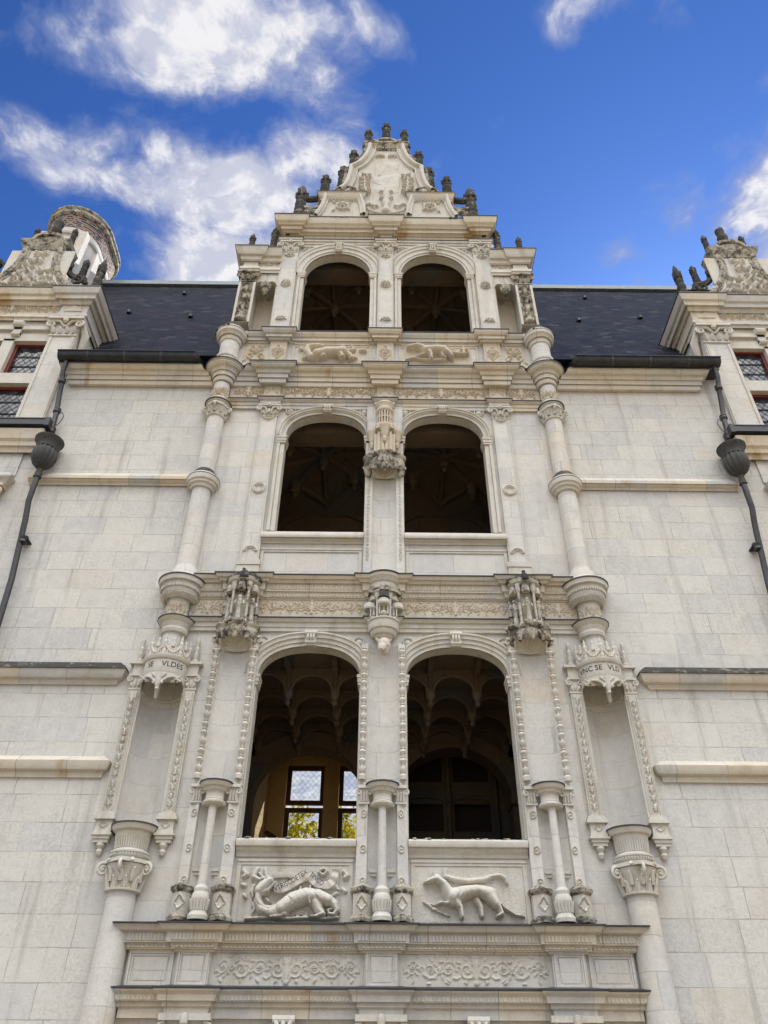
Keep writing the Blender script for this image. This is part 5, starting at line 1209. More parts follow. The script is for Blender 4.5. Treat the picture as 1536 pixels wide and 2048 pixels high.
# one body polygon: base, tiers and ogee
tier = bez([(1.72, 18.55), (1.62, 18.80), (1.55, 19.15), (1.52, 19.52)], 6)
polyR = [(1.72, 18.3)]+tier+[(1.52, 19.70), (1.12, 19.70)]+right
poly = polyR+[(-x, z) for x, z in polyR[::-1]]
m.prism(poly, GY, GY+.35); gab = B(m, 'gable', carved, None, 'curved gable with spiky finials and worn coat of arms')
for s in (1, -1):
    # lower tier: raised frame following the tier edge and the inner foot
    m = MB(s); m.arcsweep([(0, 0), (0, .10), (-.04, .11), (-.08, .09), (-.085, .05), (-.13, .045), (-.13, 0)], [(x, z) for x, z in tier][::-1], GY); m.build('gable_moulding', carved, gab)
    m = MB(s); ft = [(.50, 18.6)]+[(x, z) for x, z in foot[1:]]; m.arcsweep([(0, 0), (0, .09), (.05, .10), (.08, .06), (.13, .05), (.13, 0)], ft[::-1], GY); m.build('gable_moulding', carved, gab)
    m = MB(s); st = [ring(1.06, 18.98, .14, .03, .05)]+rosette(1.06, 18.98, .13, .07, 5)+[leaf(1.06+q*.18, 18.98+q2*.15, 45*q*q2, .1, .03, .04) for q in (-1, 1) for q2 in (-1, 1)]
    relief(m, .76, 1.40, 18.70, 19.30, GY, st+[([(.8, 19.26, .014), (1.38, 19.26, .014)], .02)], .014, .002); m.build('rosette_panel', carved, gab, None, None, 60)
    # shelf cornice
    m = MB(s); pth = [(.60, GY+.1), (.60, GY), (1.58, GY), (1.58, GY+.35)]
    pr = [(0, 19.22), (.03, 19.24), (.035, 19.30), (.06, 19.33), (.09, 19.42), (.10, 19.47), (.12, 19.49), (0, 19.54)]; m.sweep(pr, pth); sh = m.build('shelf_cornice', cream, gab)
    m = MB(s); m.sweep([(.02, 19.495), (.125, 19.492), (.12, 19.53), (0, 19.58)], pth); m.build('moss_crust', black, gab)
    m = MB(s)
    for k in range(12): m.tube([(.66+k*.075, GY-.05, 19.25), (.70+k*.075, GY-.05, 19.29)], .016, 5)
    m.build('bead_row', carved, gab)
    # ogee moulding up to the neck
    m = MB(s); c_ = right[::-1]; m.arcsweep([(.03, -.30), (.03, .11), (0, .13), (-.05, .13), (-.08, .09), (-.085, .05), (-.15, .045), (-.155, .065), (-.19, .06), (-.20, 0)], c_, GY); m.build('gable_moulding', carved, gab)
    m = MB(s)
    for k in range(2, len(right)-1, 1): m.lathe([(0, -.02), (.024, 0), (0, .02)], right[k][0]-.045, GY-.08, n=6); 
    for k in range(len(m.v)):
        m.v[k] = m.v[k]+np.array([0, 0, right[k+2][1]])
    m.build('bead_row', worn, gab)
    m = MB(s)
    for x, z in right[1:-2:1]:
        m.lathe([(.02, z-.06), (.075, z-.02), (.085, z+.03), (.05, z+.08), (.03, z+.12), (0, z+.15)], x+.09, GY+.05, n=7)
    m.build('crockets', worn, gab, None, None)
    # small round pediments and leafwork against the ogee foot
    m = MB(s); cv = acurve(1.0, 19.60, .26, .20, 2., 14); m.prism(cv[::-1], GY-.06, GY+.05); m.arcsweep([(0, 0), (0, .03), (.04, .03), (.04, 0)], cv, GY-.06); m.build('half_round_pediment', worn, gab)
    # flat relief: leaves beside the shield, lily and scroll band
    m = MB(s); st = []
    for zz, xx in ((20.35, .50), (20.15, .56), (19.95, .55), (19.78, .55), (19.62, .52)): st += [leaf(xx, zz, a, .15, .04, .09) for a in (30, 100, 170, 250)]
    relief(m, .36, .78, 19.50, 20.50, GY, st, .016, .002); m.build('foliage_carving', carved, gab, None, None, 60)
    m = MB(s); st = [leaf(.28, 18.98, 90, .17, .035, .04), leaf(.28, 19.0, 140, .12, .03, .04), leaf(.28, 19.0, 40, .12, .03, .04), ([(.20, 18.97, .015), (.36, 18.97, .015)], .045), leaf(.28, 18.96, 270, .08, .03, .04)]
    st += [([(.10, 18.66, .02), (.25, 18.70, .02), (.40, 18.78, .02), (.46, 18.92, .02)], .04), leaf(.32, 18.66, 20, .12, .03, .03), ([(.40, 19.10, .03), (.46, 19.06, .04), (.42, 19.16, .03)], .05)]
    relief(m, .06, .50, 18.56, 19.28, GY, st, .014, .002); m.build('lily_carving', carved, gab, None, None, 60)
    # finials in stone, and flying struts
    for x, zb, h, r, mt_ in ((2.10, 18.42, 1.76, .155, black), (1.54, 19.54, 1.20, .13, black), (1.10, 19.80, 1.40, .145, black), (.86, 20.80, 1.26, .125, black), (.49, 22.10, 1.12, .115, black)):
        m = MB(s); m.box(x-r*1.3, x+r*1.3, GY-.02, GY+.26, zb-.12, zb); finial(m, x, GY+.12, zb, h, r, 14); m.build('finial', mt_, gab)
    m = MB(s); crocket_strut(m, [(2.06, GY+.12, 19.60), (1.95, GY+.12, 19.50), (1.75, GY+.12, 19.52), (1.56, GY+.12, 19.62)], .075); m.box(1.50, 1.66, GY, GY+.25, 19.40, 19.66); m.build('flying_strut', black, gab)
    m = MB(s); crocket_strut(m, [(2.08, GY+.10, 18.98), (1.95, GY+.10, 19.04), (1.78, GY+.10, 19.0), (1.66, GY+.10, 19.10), (1.60, GY+.10, 19.30)], .08); crocket_strut(m, [(1.68, GY+.02, 18.72), (1.80, GY+.02, 18.80), (1.95, GY+.02, 18.70)], .07); m.build('flying_strut', worn, gab)
    m = MB(s); crocket_strut(m, [(.80, GY+.12, 21.45), (.68, GY+.12, 21.58), (.55, GY+.12, 21.80), (.47, GY+.12, 21.86)], .07); crocket_strut(m, [(.78, GY+.12, 20.95), (.70, GY+.12, 21.0), (.62, GY+.12, 21.1)], .05); m.lathe([(0, 21.35), (.06, 21.4), (.08, 21.48), (.05, 21.56), (0, 21.6)], .60, GY+.12, n=8); m.build('flying_strut', worn, gab)
    m = MB(s); crocket_strut(m, [(1.50, GY+.12, 19.62), (1.35, GY+.12, 19.70), (1.2, GY+.12, 19.75), (1.05, GY+.12, 20.0)], .06); m.build('crested_ramp', worn, gab)
    m = MB(s); crocket_strut(m, [(.49, GY+.12, 22.55), (.38, GY+.12, 22.52), (.22, GY+.12, 22.50), (.1, GY+.12, 22.62)], .055); m.build('flying_strut', worn, gab)
# shield, worn carving on it
m = MB(); st = [([(-.05, 21.25, .10), (.02, 21.0, .12)], .012), ([(-.3, 20.2, .12), (.2, 20.4, .16), (.3, 20.0, .14), (-.1, 19.8, .2)], .018), ([(0, 19.75, .06), (0, 19.55, .10), (0, 19.30, .07), (0, 19.15, .12), (0, 18.95, .06), (0, 18.80, .12)], .08)]
st += [leaf(0, 19.25, a, .2, .035, .07) for a in (35, 145)]+[leaf(0, 19.6, a, .18, .03, .06) for a in (20, 160)]+[leaf(q*.16, 21.45, a, .13, .035, .05) for q in (-1, 1) for a in (60, 120, 200, 340)]
for q in range(9): st.append(([(random.uniform(-.3, .3), random.uniform(19.7, 21.1), random.uniform(.04, .12)) for _ in range(2)], .014))
relief(m, -.34, .34, 18.60, 21.60, GY, st, .016, .004); m.build('coat_of_arms', carved, gab, 'broad shield field, its carving worn almost flat', None, 60)
# head cornice with round pediment and three finials
m = MB(); pth = [(-.48, GY+.35), (-.48, GY), (.48, GY), (.48, GY+.35)]; m.sweep([(-.0, 21.74), (.02, 21.76), (.03, 21.84), (.05, 21.87), (.09, 21.96), (.10, 22.0), (.12, 22.01), (.12, 22.06), (0, 22.10)], pth); hc = m.build('head_cornice', worn, gab)
m = MB(); m.box(-.48, .48, GY+.0, GY+.35, 21.9, 22.1)
cv = acurve(0, 22.06, .30, .30, 2., 16); m.prism(cv[::-1], GY, GY+.2); m.arcsweep([(-.02, 0), (-.02, .05), (.04, .05), (.05, -.1)], cv, GY); m.build('half_round_pediment', worn, gab)
m = MB(); finial(m, 0, GY+.12, 22.38, 1.22, .125, 14); m.box(-.12, .12, GY, GY+.24, 22.28, 22.4); m.build('finial', black, gab)
m = MB()
for k in range(9): m.tube([(-.40+k*.1-.03, GY-.06, 21.80), (-.40+k*.1+.03, GY-.06, 21.84)], .02, 5)
m.build('bead_row', carved, gab)
# crumbling crust along the gable cornice
zt_ = P8[-1][1]
m = MB()
for k in range(120):
    x = random.uniform(-2.5, 2.5); 
    if random.random() < .45: x = random.choice((-1, 1))*random.uniform(1.4, 2.5)
    r = random.uniform(.02, .06); y = random.uniform(-.26, .05); m.lathe([(r, zt_-.01), (r*.9, zt_+r*.4), (0, zt_+r*.8)], x, y, n=7)
m.sweep([(0, zt_+.002), (.262, zt_+.002), (.25, zt_+.03), (0, zt_+.05)], ppath(-2.30, 2.30, -.02, [('r', 0, .16, .07)]+[('r', s*2.16, .14, .07) for s in (1, -1)], ret=1.0)); m.build('moss_crust', black, e8)

# ================================================================== roofs
RY, RZ = 4.7, 22.2
for s in (1, -1):
    pf = [(-.36, 12.93), (-.1, 13.06), (.12, 13.28), (.3, 13.62)]
    n_ = 14
    for k in range(1, n_+1): pf.append((.3+(RY-.3)*k/n_, 13.62+(RZ-13.62)*k/n_))
    m = MB(s); xd = 6.14+(.2 if s > 0 else 0); xs = [2.3, 4.5, xd]
    P3 = np.array([[((3.14 if y < 1.45 else 2.3) if x == 2.3 else x, y, z) for x in xs] for y, z in pf]); m.grid(P3); m.grid(np.array([[(x, y, z) for x in (xd, xd+3.16)] for y, z in pf if y > 1.0])); m.grid(np.array([[(x, y, z) for x in (xd+3.16, 14.)] for y, z in pf]))
    m.add([(2.3, RY, RZ), (14, RY, RZ), (14, 6.3, 12.9), (2.3, 6.3, 12.9)], [(1, 0, 3, 2)])
    m.add([(14., y, z) for y, z in pf]+[(14, 6.3, 12.9)], [tuple(range(len(pf)+1))])
    rf = B(m, 'roof', slate, None, None, None, 0)
    m = MB(s); m.tube([(2.3, RY, RZ+.02), (14, RY, RZ+.02)], .13, 10); m.box(2.3, 14, RY-.22, RY+.2, RZ-.22, RZ-.05); m.build('ridge_capping', plain('ridge zinc', (.16, .19, .21), .5, .2), rf)
    for x, t in ((3.6, .82), (5.9, .82), (3.3, .5), (4.9, .45), (6.6, .5)):
        y, z = .3+(RY-.3)*t, 13.62+(RZ-13.62)*t
        m = MB(s); m.lathe([(.06, z-.06), (.06, z+.02), (.03, z+.05), (0, z+.06)], x, y-.03, n=10, sq=1.4); m.build('roof_vent', zinc, rf)
m = MB(); m.holes(-14, 14, 0, 13.0, 6.0, [(-1.98, -.0, 5.0, 8.1)]); B(m, 'rear_wall', ashlar)
for s in (1, -1):
    m = MB(s); m.add([(14., 0, 0), (14, 6.3, 0), (14, 6.3, 13), (14, 0, 13)], [(0, 1, 2, 3)]); B(m, 'end_wall', ashlar)

# ================================================================== dormers
def leaded_window(s, a, b, z0, z1, yq):
    f_ = .065
    m = MB(s)
    m.box(a, a+f_, yq, yq+.08, z0, z1); m.box(b-f_, b, yq, yq+.08, z0, z1); m.box(a+f_, b-f_, yq, yq+.08, z1-f_, z1); m.box(a+f_, b-f_, yq, yq+.08, z0, z0+f_)
    wn = B(m, 'window', redwood)
    m = MB(s); m.add([(a+f_, yq+.05, z0+f_), (b-f_, yq+.05, z0+f_), (b-f_, yq+.05, z1-f_), (a+f_, yq+.05, z1-f_)], [(0, 1, 2, 3)]); m.build('leaded_pane', glass_dark, wn)
    m = MB(s); xa, xb, za, zb = a+f_, b-f_, z0+f_, z1-f_; q = .13; qz = q*1.25
    for k in range(-30, 120):
        for sg in (1, -1):
            # lines x/q +- z/qz = k, clipped to the pane
            xx = []
            base_ = math.floor(xa/q-zb/qz)-5
            kk = base_+k if sg < 0 else math.floor(xa/q+za/qz)-2+k
            pts = []
            for x in (xa, xb):
                z = (kk-x/q)*qz if sg > 0 else (x/q-kk)*qz
                if za <= z <= zb: pts.append((x, z))
            for z in (za, zb):
                x = (kk-z/qz)*q if sg > 0 else (kk+z/qz)*q
                if xa < x < xb: pts.append((x, z))
            if len(pts) >= 2 and math.hypot(pts[0][0]-pts[1][0], pts[0][1]-pts[1][1]) > .02: m.tube([(pts[0][0], yq+.043, pts[0][1]), (pts[1][0], yq+.043, pts[1][1])], .0045, 4, False)
    for q2 in (1, 2): m.tube([(xa, yq+.035, za+(zb-za)*q2/3), (xb, yq+.035, za+(zb-za)*q2/3)], .010, 5, False)
    m.build('lead_came', leadcame, wn)

def dormer(s, dx):
    X = lambda x: x+dx
    cx = X(7.72)
    m = MB(s); ym = -.06
    # flank wall and jamb piers down to the window bay
    for x0, x1 in ((6.17, 6.70), (8.74, 9.27)):
        pass
    dm = bpy.data.objects.new('dormer', None); S.collection.objects.link(dm); dm.parent = castle; dm['label'] = 'stone dormer with red leaded windows and a scrolled gable blackened by lichen'
    for x0, x1 in ((6.17, 6.70), (8.74, 9.27)):
        m = MB(s); m.box(X(x0), X(x1), ym, 3.2, 11.35, A(14.43, -.06)); m.build('dormer_pier', bayst, dm)
    for x0, x1 in ((6.17, 6.70), (8.74, 9.27)):
        m = MB(s); e = .05
        m.box(X(x0)+.02, X(x0)+e+.02, ym-.02, ym+.01, 11.5, A(13.9, -.1)); m.box(X(x1)-e-.02, X(x1)-.02, ym-.02, ym+.01, 11.5, A(13.9, -.1)); m.build('panel_edge', carved, dm)
        z0, z1 = A(13.93, -.1), A(14.46, -.12); h = z1-z0; xc = (X(x0)+X(x1))/2; hw = .25
        m = MB(s); m.box(xc-hw-.02, xc+hw+.02, ym-.03, .3, z0, z0+.05); m.prism([(xc-hw, z0+.05), (xc+hw, z0+.05), (xc+hw+.06, z0+h*.85), (xc-hw-.06, z0+h*.85)], ym-.02, .3); m.box(xc-hw-.1, xc+hw+.1, ym-.13, .3, z0+h*.86, z1)
        for q in (-1, 1):
            volute(m, xc+q*(hw+.03), ym-.07, z0+h*.62, .10, (q, 0), .032); m.tube([(xc, ym-.04, z0+h*.5), (xc+q*.12, ym-.07, z0+h*.78), (xc+q*(hw+.02), ym-.07, z0+h*.82)], [.03, .035, .03], 7)
        for q in (-.8, -.27, .27, .8): m.tube([(xc+q*hw, ym-.02, z0+.07), (xc+q*hw*1.05, ym-.05, z0+h*.28), (xc+q*hw*1.1, ym-.09, z0+h*.4)], [.04, .05, .025], 7)
        # return leaf down the flank
        sd_ = -1 if x0 < 7 else 1; xs_ = xc+sd_*(hw+.04)
        m.tube([(xs_, ym+.02, z0+h*.8), (xs_+sd_*.08, ym+.14, z0+h*.3), (xs_+sd_*.05, ym+.22, z0-.3), (xs_, ym+.24, z0-.5)], [.07, .09, .06, .02], 7)
        m.lathe([(0, z0+h*.6), (.05, z0+h*.7), (.06, z0+h*.85), (.05, z0+h*.95)], xc, ym-.10, n=9); m.build('capital', carved, dm)
    # entablature with a carved frieze, returning along the flanks
    m = MB(s); pth = [(X(6.14), 3.0), (X(6.14), -.06), (X(6.70), -.06), (X(6.70), -.02), (X(8.74), -.02), (X(8.74), -.06), (X(9.30), -.06), (X(9.30), 3.0)]
    pr = prof([(0, 14.42), (.02, 14.44), (.03, 14.52), (.06, 14.56), (.06, 14.60), (.0, 14.61), (0, 14.90), (.03, 14.92), (.06, 15.0), (.07, 15.08), (.13, 15.14), (.14, 15.26), (.18, 15.34), (.20, 15.44), (.22, 15.53), (.22, 15.55), (0, 15.60)], -.06); m.sweep(pr, pth); m.build('dormer_cornice', cream, dm)
    m = MB(s); zz = pr[-2][1]; m.sweep([(0, zz+.004), (.235, zz+.004), (.236, zz+.025), (0, zz+.06)], pth); m.box(X(6.16), X(9.28), .02, 3.0, zz-.5, zz+.03); m.build('lead_flashing', lead, dm)
    fz0, fz1 = A(14.63, -.03), A(14.88, -.03); m = MB(s); st = arab(X(6.76), X(8.68), fz0, fz1, .03, 71, .28)
    relief(m, X(6.74), X(8.70), fz0, fz1, -.02, st, .014, .002)
    m2 = MB(s); m2.prism([(X(6.25), fz0+.02), (X(6.62), fz0+.02), (X(6.435), fz1-.03)], -.078, -.04); m2.build('lozenge_panel', creamc, dm); m.build('arabesque_panel', creamc, dm, None, None, 60)
    m = MB(s); m.holes(X(6.68), X(8.76), 11.35, 15.0, .02, [(X(6.72), X(8.72), 11.6, 13.78)]); m.box(X(6.72), X(8.72), .0, .45, 13.74, 13.95)
    kx = X(7.40); m.tube([(kx-.1, -.06, A(14.30, -.1)), (kx+.1, -.06, A(14.30, -.1))], .08, 9); m.tube([(kx-.08, -.03, A(14.02, -.1)), (kx+.08, -.03, A(14.02, -.1))], .05, 9); m.box(kx-.08, kx+.08, -.05, 0, A(14.0, -.1), A(14.3, -.1))
    m.box(X(6.70), X(8.74), -.05, .02, A(14.10, -.05), A(14.2, -.05)); m.build('lintel', carved, dm)
    # mullion and transom, red frames with leaded panes
    m = MB(s); m.box(X(7.40), X(7.62), .0, .42, 11.5, 13.8); m.build('mullion', carved, dm)
    m = MB(s)
    for a, b in ((6.70, 7.40), (7.62, 8.74)): m.box(X(a), X(b), -.01, .42, 12.50, 12.78)
    m.build('transom', carved, dm)
    for a, b in ((6.70, 7.40), (7.62, 8.74)):
        for z0, z1 in ((11.45, 12.50), (12.78, 13.76)): leaded_window(s, X(a), X(b), z0, z1, .10)
    # the window of the storey below, between its two pilasters
    m = MB(s); m.box(X(6.97), X(7.02), .0, .4, 5.4, 9.3); m.box(X(8.42), X(8.47), .0, .4, 5.4, 9.3); m.box(X(7.02), X(8.42), .0, .4, 9.2, 9.3); m.box(X(7.02), X(8.42), -.06, .4, 5.3, 5.4); m.box(X(7.62), X(7.80), .02, .4, 5.4, 9.2); m.box(X(7.02), X(7.62), .01, .4, 7.6, 7.85); m.box(X(7.80), X(8.42), .01, .4, 7.6, 7.85); m.build('window_surround', carved, dm)
    for a, b in ((7.02, 7.62), (7.80, 8.42)):
        for z0, z1 in ((5.4, 7.6), (7.85, 9.2)): leaded_window(s, X(a), X(b), z0, z1, .16)
    # gable: bell-shaped, carved, with scrolls and finials
    yg = .06; G = lambda x, z: (cx+x, A(z, yg-0.0)*1.0)
    zb = A(15.56, .05)
    oR = bez([(.98, 15.50), (.86, 15.72), (.62, 16.05), (.48, 16.40), (.44, 16.75), (.45, 17.04)], 6)
    pol = oR+[(-x, z) for x, z in oR[::-1]]
    m = MB(s); m.prism([(cx+x, z) for x, z in pol], yg, yg+.4); gb = m.build('dormer_gable', carved, dm)
    for q in (1, -1):
        c_ = [(cx+x*1, z) for x, z in oR[::-1]] if q > 0 else [(cx-x, z) for x, z in oR]
        m = MB(s); m.arcsweep([(.02, -.38), (.02, .04), (0, .06), (-.05, .07), (-.10, .05), (-.11, .02), (-.16, .02), (-.17, 0)], c_, yg); m.build('gable_moulding', worn, dm)
        m = MB(s)
        # crusty scroll consoles and finials on both shoulders
        crocket_strut(m, [(cx+q*.52, yg+.15, 16.65), (cx+q*.66, yg+.12, 16.50), (cx+q*.70, yg+.12, 16.28), (cx+q*.85, yg+.12, 16.12), (cx+q*1.05, yg+.12, 16.10), (cx+q*1.16, yg+.12, 15.85)], .062)
        volute(m, cx+q*.98, yg+.05, 15.92, .14, (q, 0), .036); volute(m, cx+q*.66, yg+.05, 16.45, .12, (q, 0), .034)
        crocket_strut(m, [(cx+q*1.05, yg+.12, 15.60), (cx+q*1.2, yg+.12, 15.72), (cx+q*1.38, yg+.12, 15.66)], .06); m.build('scroll_console', black, dm)
        m = MB(s); finial(m, cx+q*1.44, yg+.06, zz+.03, 1.55, .10, 12); m.build('finial', black, dm)
        m = MB(s); finial(m, cx+q*.98, yg+.16, 16.10, .78, .08, 12); m.build('finial', black, dm)
        m = MB(s); finial(m, cx+q*.44, yg+.12, 17.32, .74, .07, 12); m.build('finial', black, dm)
    m = MB(s); st = [([(cx+q*.03, 16.80, .03), (cx+q*.14, 16.86, .03), (cx+q*.14, 16.76, .02), (cx, 16.74, .03)], .05) for q in (-1, 1)]
    rg = random.Random(4)
    for k in range(46):
        t = rg.random(); z = 15.62+t*1.05; ww = .62*(1-t)**1.3+.10; x = cx+rg.uniform(-ww, ww); st.append(leaf(x, z, rg.uniform(0, 360), rg.uniform(.1, .2), .035, rg.uniform(.05, .09)))
    st += [(sp(cx+q*.33, 15.74, .14, .03, 90, q*1.2, .028, .02), .07) for q in (-1, 1)]
    relief(m, cx-.72, cx+.72, 15.56, 16.95, yg, st, .016, .003, edge=.02); m.build('trophy_carving', carved, dm, None, None, 60)
    m = MB(s); pth = [(cx-.45, yg+.4), (cx-.45, yg), (cx+.45, yg), (cx+.45, yg+.4)]; m.sweep([(0, 16.94), (.03, 16.96), (.04, 17.04), (.08, 17.10), (.11, 17.22), (.12, 17.26), (0, 17.32)], pth); m.box(cx-.45, cx+.45, yg, yg+.4, 16.9, 17.3)
    cv = acurve(cx, 17.28, .32, .26, 2., 14); m.prism(cv[::-1], yg-.02, yg+.3); m.arcsweep([(-.02, 0), (-.02, .05), (.05, .06), (.06, -.1)], cv, yg-.02); m.build('head_cornice', worn, dm)
    m = MB(s); m.box(cx-.13, cx+.13, yg-.02, yg+.22, 17.5, 17.58); m.lathe([(.10, 17.58), (.12, 17.64), (.07, 17.72), (.11, 17.82), (.12, 17.92), (.08, 18.02), (.10, 18.14), (.10, 18.22), (.03, 18.30)], cx, yg+.1, n=12); m.build('finial', black, dm)
    # apron below: cornice, frieze and pilaster heads of the window bay underneath
    m = MB(s); pth = [(X(6.16), .02), (X(6.16), -.06), (X(9.3), -.06), (X(9.3), .02)]
    pr = prof([(0, 10.72), (.03, 10.74), (.05, 10.86), (.09, 10.90), (.10, 11.0), (.14, 11.08), (.16, 11.22), (.18, 11.32), (.0, 11.36)], -.06); m.sweep(pr, pth); m.build('apron_cornice', cream, dm)
    m = MB(s); m.sweep(prof([(0, 9.98), (.03, 9.99), (.05, 10.05), (.09, 10.12), (.13, 10.20), (.13, 10.24), (0, 10.27)], -.06), [(X(6.40), .02), (X(6.40), -.06), (X(9.3), -.06)]); m.box(X(6.30), X(9.3), -.03, .02, A(10.2, -.03), A(10.8, -.03)); m.build('apron_frieze', ashlar, dm)
    for xa, xb in ((X(6.42), X(6.95)), (X(8.49), X(9.02))):
      m = MB(s); m.box(xa+.05, xb-.05, -.08, .02, 5.2, 9.55); m.box(xa+.13, xb-.13, -.1, -.07, 5.3, 9.45); bp = m.build('bay_pilaster', bayst, dm)
      z0, z1 = 9.48, 9.90; xc = (xa+xb)/2; h = z1-z0
      m = MB(s); m.box(xa+.02, xb-.02, -.11, .02, z0, z0+.04); m.prism([(xa+.05, z0+.04), (xb-.05, z0+.04), (xb, z0+h*.85), (xa, z0+h*.85)], -.11, .02); m.box(xa-.06, xb+.06, -.18, .02, z0+h*.86, z1)
      for q in (-1, 1): volute(m, xc+q*.24, -.14, z0+h*.62, .085, (q, 0), .028)
      for q in (-.2, -.07, .07, .2): m.tube([(xc+q, -.11, z0+.06), (xc+q, -.14, z0+h*.3), (xc+q*1.1, -.18, z0+h*.42)], [.035, .045, .02], 7)
      m.build('capital', creamc, dm)
    return dm
dormer(1, .20); dormer(-1, .0)

# ================================================================== chimney behind the left roof
def stadium(xc, y0, y1, r, n=14):
    pts = []
    for k in range(n+1): a = math.pi+math.pi*k/n; pts.append((xc+r*math.cos(a), y0+r+r*math.sin(a)))
    for k in range(n+1): a = math.pi*k/n; pts.append((xc+r*math.cos(a), y1-r+r*math.sin(a)))
    return pts
chx, cy0, cy1 = -9.62, 3.0, 5.35
m = MB()
def chsec(m, rows):
    n = None
    V_ = []
    for r, z in rows:
        p = stadium(chx, cy0-(r-.80), cy1+(r-.80), r); n = len(p); V_ += [(x, y, z) for x, y in p]
    f = [(k*n+i, k*n+(i+1) % n, (k+1)*n+(i+1) % n, (k+1)*n+i) for k in range(len(rows)-1) for i in range(n)]
    f += [tuple(range(n-1, -1, -1)), tuple((len(rows)-1)*n+i for i in range(n))]
    m.add(V_, f)
zt = 23.35
chsec(m, [(.74, 17.), (.74, zt-.95), (.80, zt-.93), (.82, zt-.86), (.78, zt-.84), (.78, zt-.60)])
m.box(chx-.72, chx-.5, cy0-.03, cy0+.2, 17., zt-.95); m.box(chx+.5, chx+.72, cy0-.03, cy0+.2, 17., zt-.95); m.box(chx+.60, chx+.80, cy0+.7, cy0+1.1, 17, zt-.95)
ch = B(m, 'chimney', bayst, None, 'tall chimney with a rounded flaring crown of patterned red and dark brick')
m = MB(); chsec(m, [(.79, zt-.60), (.82, zt-.4), (.90, zt-.12)]); m.build('brick_crown', brickpat, ch)
m = MB(); chsec(m, [(.92, zt-.12), (.98, zt-.06), (.99, zt+.02), (.95, zt+.10), (1.0, zt+.16), (1.0, zt+.22), (.9, zt+.28)]); m.build('crown_rim', worn, ch)

# ================================================================== inside: landings, vaults, rear window
def room(z0, z1, xw, yb, name):
    m = MB(); m.add([(-xw, .45, z0), (xw, .45, z0), (xw, yb, z0), (-xw, yb, z0), (-xw, .45, z1), (xw, .45, z1), (xw, yb, z1), (-xw, yb, z1)], [(0, 1, 2, 3), (0, 4, 7, 3), (1, 2, 6, 5)])
    return m
# first landing: walls, hanging-arch ceiling, rear wall with two round arches
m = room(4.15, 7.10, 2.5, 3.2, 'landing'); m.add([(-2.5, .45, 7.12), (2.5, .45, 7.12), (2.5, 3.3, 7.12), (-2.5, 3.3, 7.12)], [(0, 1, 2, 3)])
lobby = B(m, 'landing', inner, None, 'shade-darkened stone landing behind the lower openings')
BA = [(-1.25, 1), (1.25, 1)]
m = MB(); ab, asz, ar = .96, 5.86, .86
m.holes(-2.5, 2.5, 4.15, 7.1, 3.2, [(x-ab, x+ab, 4.15, asz+ar) for x, _ in BA])
for x, _ in BA:
    cv = acurve(x, asz, ab, ar, 2.0, 24); n = len(cv); zt = asz+ar
    m.add([(a, 3.2, z) for a, z in cv]+[(a, 3.2, zt) for a, z in cv], [(i, i+1, i+1+n, i+n) for i in range(n-1)])
    full = [(x-ab, 4.15)]+cv+[(x+ab, 4.15)]; k = len(full)
    m.add([(a, 3.2, z) for a, z in full]+[(a, 3.62, z) for a, z in full], [(i, i+k, i+k+1, i+1) for i in range(k-1)])
    m.arcsweep([(0, -.02), (0, .04), (.20, .05), (.24, .08), (.25, 0)], cv, 3.2)
    for t in (-1, 1): m.box(x+t*ab-.03, x+t*(ab+.2), 3.08, 3.6, asz-.12, asz); 
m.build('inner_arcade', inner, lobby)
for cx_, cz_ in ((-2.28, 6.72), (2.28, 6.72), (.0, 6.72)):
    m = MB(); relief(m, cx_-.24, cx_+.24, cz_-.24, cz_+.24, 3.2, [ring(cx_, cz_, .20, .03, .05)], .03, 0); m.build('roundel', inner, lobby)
# ribs with pendants: arches between hanging bosses
for y in (1.0, 1.75, 2.5, 3.12):
    m = MB()
    xs = [-2.17, -1.45, -.73, 0.0, .73, 1.45, 2.17]
    for a, b in zip(xs[:-1], xs[1:]):
        cv = acurve((a+b)/2, 6.72, (b-a)/2-.04, .28, 2., 12); n = len(cv)
        for yy in (y-.05, y+.05): m.add([(q, yy, z) for q, z in cv]+[(q, yy, 7.11) for q, z in cv], [(i, i+1, i+1+n, i+n) for i in range(n-1)])
        m.add([(q, y-.05, z) for q, z in cv]+[(q, y+.05, z) for q, z in cv], [(i, i+n, i+n+1, i+1) for i in range(n-1)])
        m.tube([(q, y-.05, z) for q, z in cv], .025, 5)
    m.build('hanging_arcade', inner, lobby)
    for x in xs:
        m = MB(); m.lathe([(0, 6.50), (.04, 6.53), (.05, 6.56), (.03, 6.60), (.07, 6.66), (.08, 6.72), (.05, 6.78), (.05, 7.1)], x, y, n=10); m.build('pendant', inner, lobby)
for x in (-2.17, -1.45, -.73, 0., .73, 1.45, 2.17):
    m = MB(); m.box(x-.04, x+.04, .5, 3.2, 6.98, 7.11); m.build('ceiling_rib', inner, lobby)
